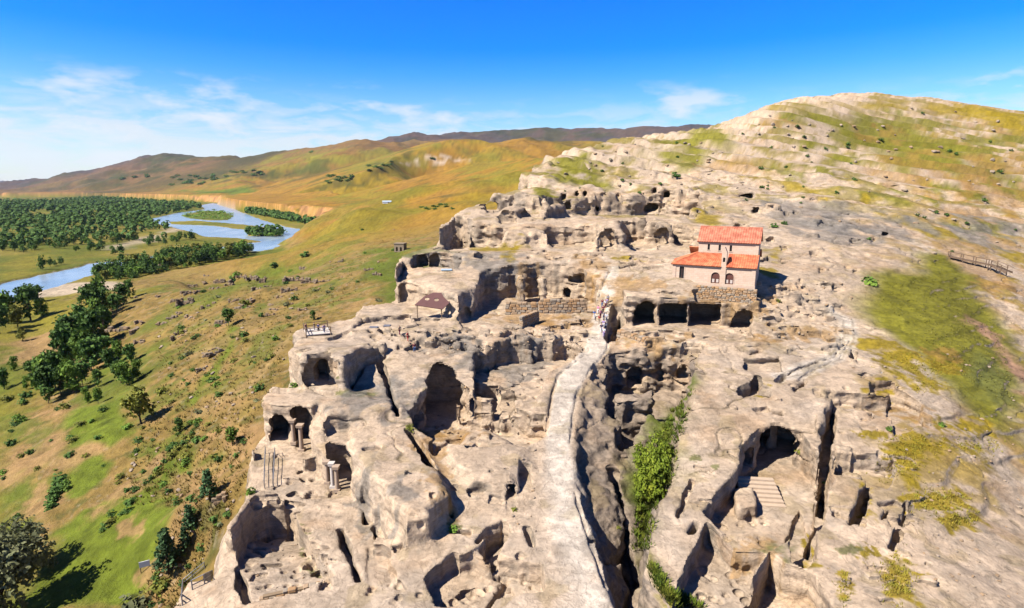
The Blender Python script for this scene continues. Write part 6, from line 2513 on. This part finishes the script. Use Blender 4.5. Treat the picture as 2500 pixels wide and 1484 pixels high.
def skin_mesh(name, verts, edges, radii, sub=1):
    me_ = bpy.data.meshes.new(name)
    me_.from_pydata(verts, edges, [])
    o = bpy.data.objects.new(name, me_)
    col_main.objects.link(o)
    md = o.modifiers.new("skin", 'SKIN')
    md.use_smooth_shade = True
    for i, rr in enumerate(radii):
        sv = me_.skin_vertices[0].data[i]
        sv.radius = rr if isinstance(rr, tuple) else (rr, rr)
        sv.use_root = i == 0
    sd = o.modifiers.new("sub", 'SUBSURF')
    sd.levels = sub
    sd.render_levels = sub
    bpy.context.view_layer.update()
    m2 = bpy.data.meshes.new_from_object(o.evaluated_get(bpy.context.evaluated_depsgraph_get()))
    bpy.data.objects.remove(o)
    m2.name = name
    return m2


def person_meshes(stride, armL, armR):
    """skeleton of a standing or walking figure 1.72 m tall; arms given as (elbow, hand) offsets"""
    V_ = [(0, 0, .94), (0, 0, 1.12), (0, 0, 1.34), (0, -.01, 1.47), (0, -.02, 1.56), (0, -.01, 1.66), (0, -.115, 1.585)]
    E_ = [(0, 1), (1, 2), (2, 3), (3, 4), (4, 5), (4, 6)]
    R2 = [(.145, .105), (.125, .095), (.165, .105), .052, (.078, .092), (.066, .075), .016]
    for s, st_k in ((-1, stride), (1, -stride)):
        b0 = len(V_)
        V_ += [(s * .095, 0, .86), (s * .10, -st_k * .5 - .02, .48), (s * .10, -st_k + .03, .08), (s * .11, -st_k - .13, .035)]
        E_ += [(0, b0), (b0, b0 + 1), (b0 + 1, b0 + 2), (b0 + 2, b0 + 3)]
        R2 += [.092, .060, .042, .036]
    for s, arm in ((-1, armL), (1, armR)):
        b0 = len(V_)
        el, ha = arm
        V_ += [(s * .19, 0, 1.37), (s * (.19 + el[0]), el[1], 1.37 + el[2]), (s * (.19 + ha[0]), ha[1], 1.37 + ha[2]), (s * (.19 + ha[0]) + (ha[0] - el[0]) * s * .35, ha[1] + (ha[1] - el[1]) * .35, 1.37 + ha[2] + (ha[2] - el[2]) * .35)]
        E_ += [(2, b0), (b0, b0 + 1), (b0 + 1, b0 + 2), (b0 + 2, b0 + 3)]
        R2 += [.058, .042, .030, (.040, .022)]
    body = skin_mesh("person", V_, E_, R2)
    body.materials.append(M_SKIN)

    def grow(r, k):
        return (r[0] + k, r[1] + k) if isinstance(r, tuple) else r + k
    # shirt: waist to neck and upper arms
    idx = [1, 0, 2, 15, 16, 19, 20]
    sv = [V_[i] for i in idx]
    sv[1] = (0, 0, .96)
    shirt = skin_mesh("shirt", sv, [(0, 1), (0, 2), (2, 3), (3, 4), (2, 5), (5, 6)], [grow(R2[i], .018) for i in idx])
    idx = [0, 7, 8, 9, 11, 12, 13]
    tv = [V_[i] for i in idx]
    tr_ = skin_mesh("trousers", tv, [(0, 1), (1, 2), (2, 3), (0, 4), (4, 5), (5, 6)], [grow(R2[i], .016) for i in idx])
    hair = skin_mesh("hair", [(0, .02, 1.665), (0, .055, 1.60), (0, .05, 1.52)], [(0, 1), (1, 2)], [(.082, .088), (.085, .062), (.06, .045)])
    hair.materials.append(M_HAIR)
    for m_ in (shirt, tr_):
        m_.materials.append(M_SKIN)
    return body, shirt, tr_, hair


POSES = [person_meshes(.0, ((.05, .02, -.29), (.06, -.06, -.54)), ((.05, .02, -.29), (.06, -.08, -.54))),
         person_meshes(.20, ((.05, .10, -.28), (.06, .10, -.53)), ((.05, -.10, -.27), (.05, -.22, -.48))),
         person_meshes(.06, ((.08, .04, -.27), (-.02, -.14, -.36)), ((.05, .03, -.29), (.06, -.05, -.54)))]
_pn = 0


def person(u, v, rz, top, bot, label, pose=0, s=1.0):
    p = at(u, v)
    body, shirt, tr_, hair = POSES[pose]
    o = bpy.data.objects.new("person", body)
    o.location = (p.x, p.y, p.z - .02)
    o.rotation_euler = (0, 0, rz)
    o.scale = (s, s, s)
    link(o, None, None, label, "person")
    for nm, me_, mt in (("shirt", shirt, CL[top]), ("trousers", tr_, CL[bot]), ("hair", hair, M_HAIR)):
        c = bpy.data.objects.new(nm, me_)
        link(c, o)
        c.material_slots[0].link = 'OBJECT'
        c.material_slots[0].material = mt


for a in [(1451, 778, .4, 'blue', 'white', "person in blue top and white trousers at the left edge of the walkway group", 1), (1463, 790, .2, 'red', 'beige', "person in bright red top near the middle of the walkway group", 0),
          (1460, 766, 2.8, 'pink', 'white', "person in pink top and white trousers in the walkway group", 1), (1472, 766, 3.0, 'wine', 'black', "person in wine red top and black trousers on the walkway", 0),
          (1474, 782, .1, 'grey', 'navy', "person in grey top and navy trousers behind the red topped one", 2), (1480, 786, 3.3, 'white', 'grey', "person in white top and grey trousers at the right of the walkway group", 1),
          (1473, 802, 3.1, 'lilac', 'white', "person in lilac top and white trousers walking up the walkway", 1), (1478, 808, 3.2, 'white', 'navy', "person in white top and navy trousers near the tail of the walkway group", 0),
          (1468, 812, .3, 'navy', 'white', "person in navy top and white trousers near the tail of the walkway group", 2), (1474, 822, 3.0, 'white', 'lilac', "last person of the walkway group, in white top and lilac trousers", 1),
          (1481, 748, 3.1, 'lilac', 'grey', "person in lilac top and grey trousers leading up the walkway", 1), (1470, 750, 3.0, 'wine', 'jeans', "person in wine red top and jeans near the head of the walkway group", 0),
          (1478, 752, .1, 'white', 'wine', "person in white top and wine red trousers near the head of the group", 2), (1484, 740, 3.1, 'grey', 'black', "first person of the walkway group, in grey top and black trousers", 1),
          (1466, 776, .5, 'pink', 'wine', "person in pink top and wine red trousers in the middle of the group", 0),
          (996, 833, 1.2, 'red', 'red', "person all in red on the left plaza", 2), (1012, 860, .3, 'wine', 'jeans', "person in wine red top and blue jeans on the left plaza", 0), (1003, 856, 2.2, 'black', 'black', "person all in black beside the one in jeans", 2),
          (976, 818, 1.0, 'beige', 'wine', "person in beige top and wine red trousers on the left plaza", 1),
          (748, 812, 1.5, 'wine', 'beige', "person in wine red top and beige trousers on the viewing platform", 0), (768, 809, 2.0, 'black', 'grey', "person in black top and grey trousers on the viewing platform", 0),
          (778, 812, 2.6, 'navy', 'black', "person in navy top and black trousers on the viewing platform", 2), (792, 815, .9, 'lilac', 'jeans', "person in lilac top and jeans on the viewing platform", 1)]:
    person(*a)

# ------------------------------------------------------------------ grass
M_DRY = simple_mat("dry_grass", (.150, .105, .028), .9, .4, .6, 0, col2=(.095, .085, .018))
M_OLIVE = simple_mat("olive_grass", (.085, .085, .014), .9, .4, .6, 0, col2=(.115, .105, .02))
M_YEL = simple_mat("yellow_grass", (.20, .155, .018), .9, .4, .6, 0, col2=(.11, .11, .012))
M_GREEN = simple_mat("green_grass", (.050, .080, .006), .9, .4, .6, 0, col2=(.085, .095, .009))


def tufts(name, spots, mat, h, n):
    b = MB()
    for p in spots:
        for k in range(n):
            t = R_.uniform(0, 6.28)
            r_ = R_.uniform(0, h * .8)
            q = Vector((p.x + math.cos(t) * r_, p.y + math.sin(t) * r_, p.z - .03))
            w = Vector((math.cos(t + 1.57), math.sin(t + 1.57), 0)) * h * .16
            tip = q + Vector((math.cos(t) * h * .5, math.sin(t) * h * .5, h * R_.uniform(.5, 1.1)))
            b.poly([q - w, q + w, tip])
    b.obj(name, mat, None, kind='stuff')


sp1, sp2, sp3 = [], [], []
while len(sp1) < 2600:
    u, v = R_.uniform(300, 1050), R_.uniform(560, 1484)
    if in_poly(SLOPE_PX, u, v):
        sp1.append(at(u, v))
GORGE_PX = [(1695, 950), (1662, 1060), (1640, 1180), (1605, 1240), (1586, 1340), (1545, 1345), (1552, 1200), (1580, 1140), (1640, 1000)]
GORGE2_PX = [(1578, 1368), (1602, 1386), (1640, 1440), (1720, 1484), (1650, 1484), (1605, 1440)]
RIGHT_PX = [(2130, 720), (2290, 640), (2440, 790), (2480, 1000), (2380, 940), (2250, 820)]
while len(sp2) < 700:
    u, v = R_.uniform(1540, 1720), R_.uniform(950, 1484)
    if in_poly(GORGE_PX, u, v) or in_poly(GORGE2_PX, u, v):
        sp2.append(at(u, v))
while len(sp3) < 700:
    u, v = R_.uniform(2100, 2490), R_.uniform(640, 1010)
    if in_poly(RIGHT_PX, u, v):
        sp3.append(at(u, v))
sp4 = []
for q in [(2235, 895, 70, 22), (2300, 905, 50, 26), (2200, 870, 60, 16), (2230, 1085, 80, 26), (2195, 1130, 60, 40), (2285, 1220, 70, 34), (2340, 1265, 50, 24), (2190, 1420, 38, 60), (2260, 940, 40, 18), (2380, 1090, 70, 16), (2060, 1430, 14, 40)]:
    for k in range(int(q[2] * q[3] / 14)):
        sp4.append(at(q[0] + R_.gauss(0, .5) * q[2], q[1] + R_.gauss(0, .5) * q[3]))
tufts("yellow_grass", sp4, M_YEL, .28, 5)
tufts("dry_grass", sp1, M_DRY, .55, 6)
tufts("gorge_grass", sp2, M_GREEN, .5, 9)
tufts("hollow_grass", sp3, M_OLIVE, .3, 5)
print("done", round(time.time() - T0, 1))
# ------------------------------------------------------------------ the air: faint haze over the whole valley
hm = bpy.data.materials.new("haze_air")
hm.use_nodes = True
ht = hm.node_tree
ht.nodes.clear()
pv = N(ht, 'ShaderNodeVolumePrincipled')
pv.inputs['Color'].default_value = (.62, .77, 1.0, 1)
pv.inputs['Density'].default_value = 1.3e-5
pv.inputs['Anisotropy'].default_value = .1
hmo = N(ht, 'ShaderNodeOutputMaterial')
ht.links.new(pv.outputs[0], hmo.inputs['Volume'])
b = MB()
b.box((0, 5000, 290), (40000, 15000, 740))
hz = b.obj("haze", hm, None, kind='stuff')
scene.cycles.volume_bounces = 0
scene.cycles.volume_step_rate = 10
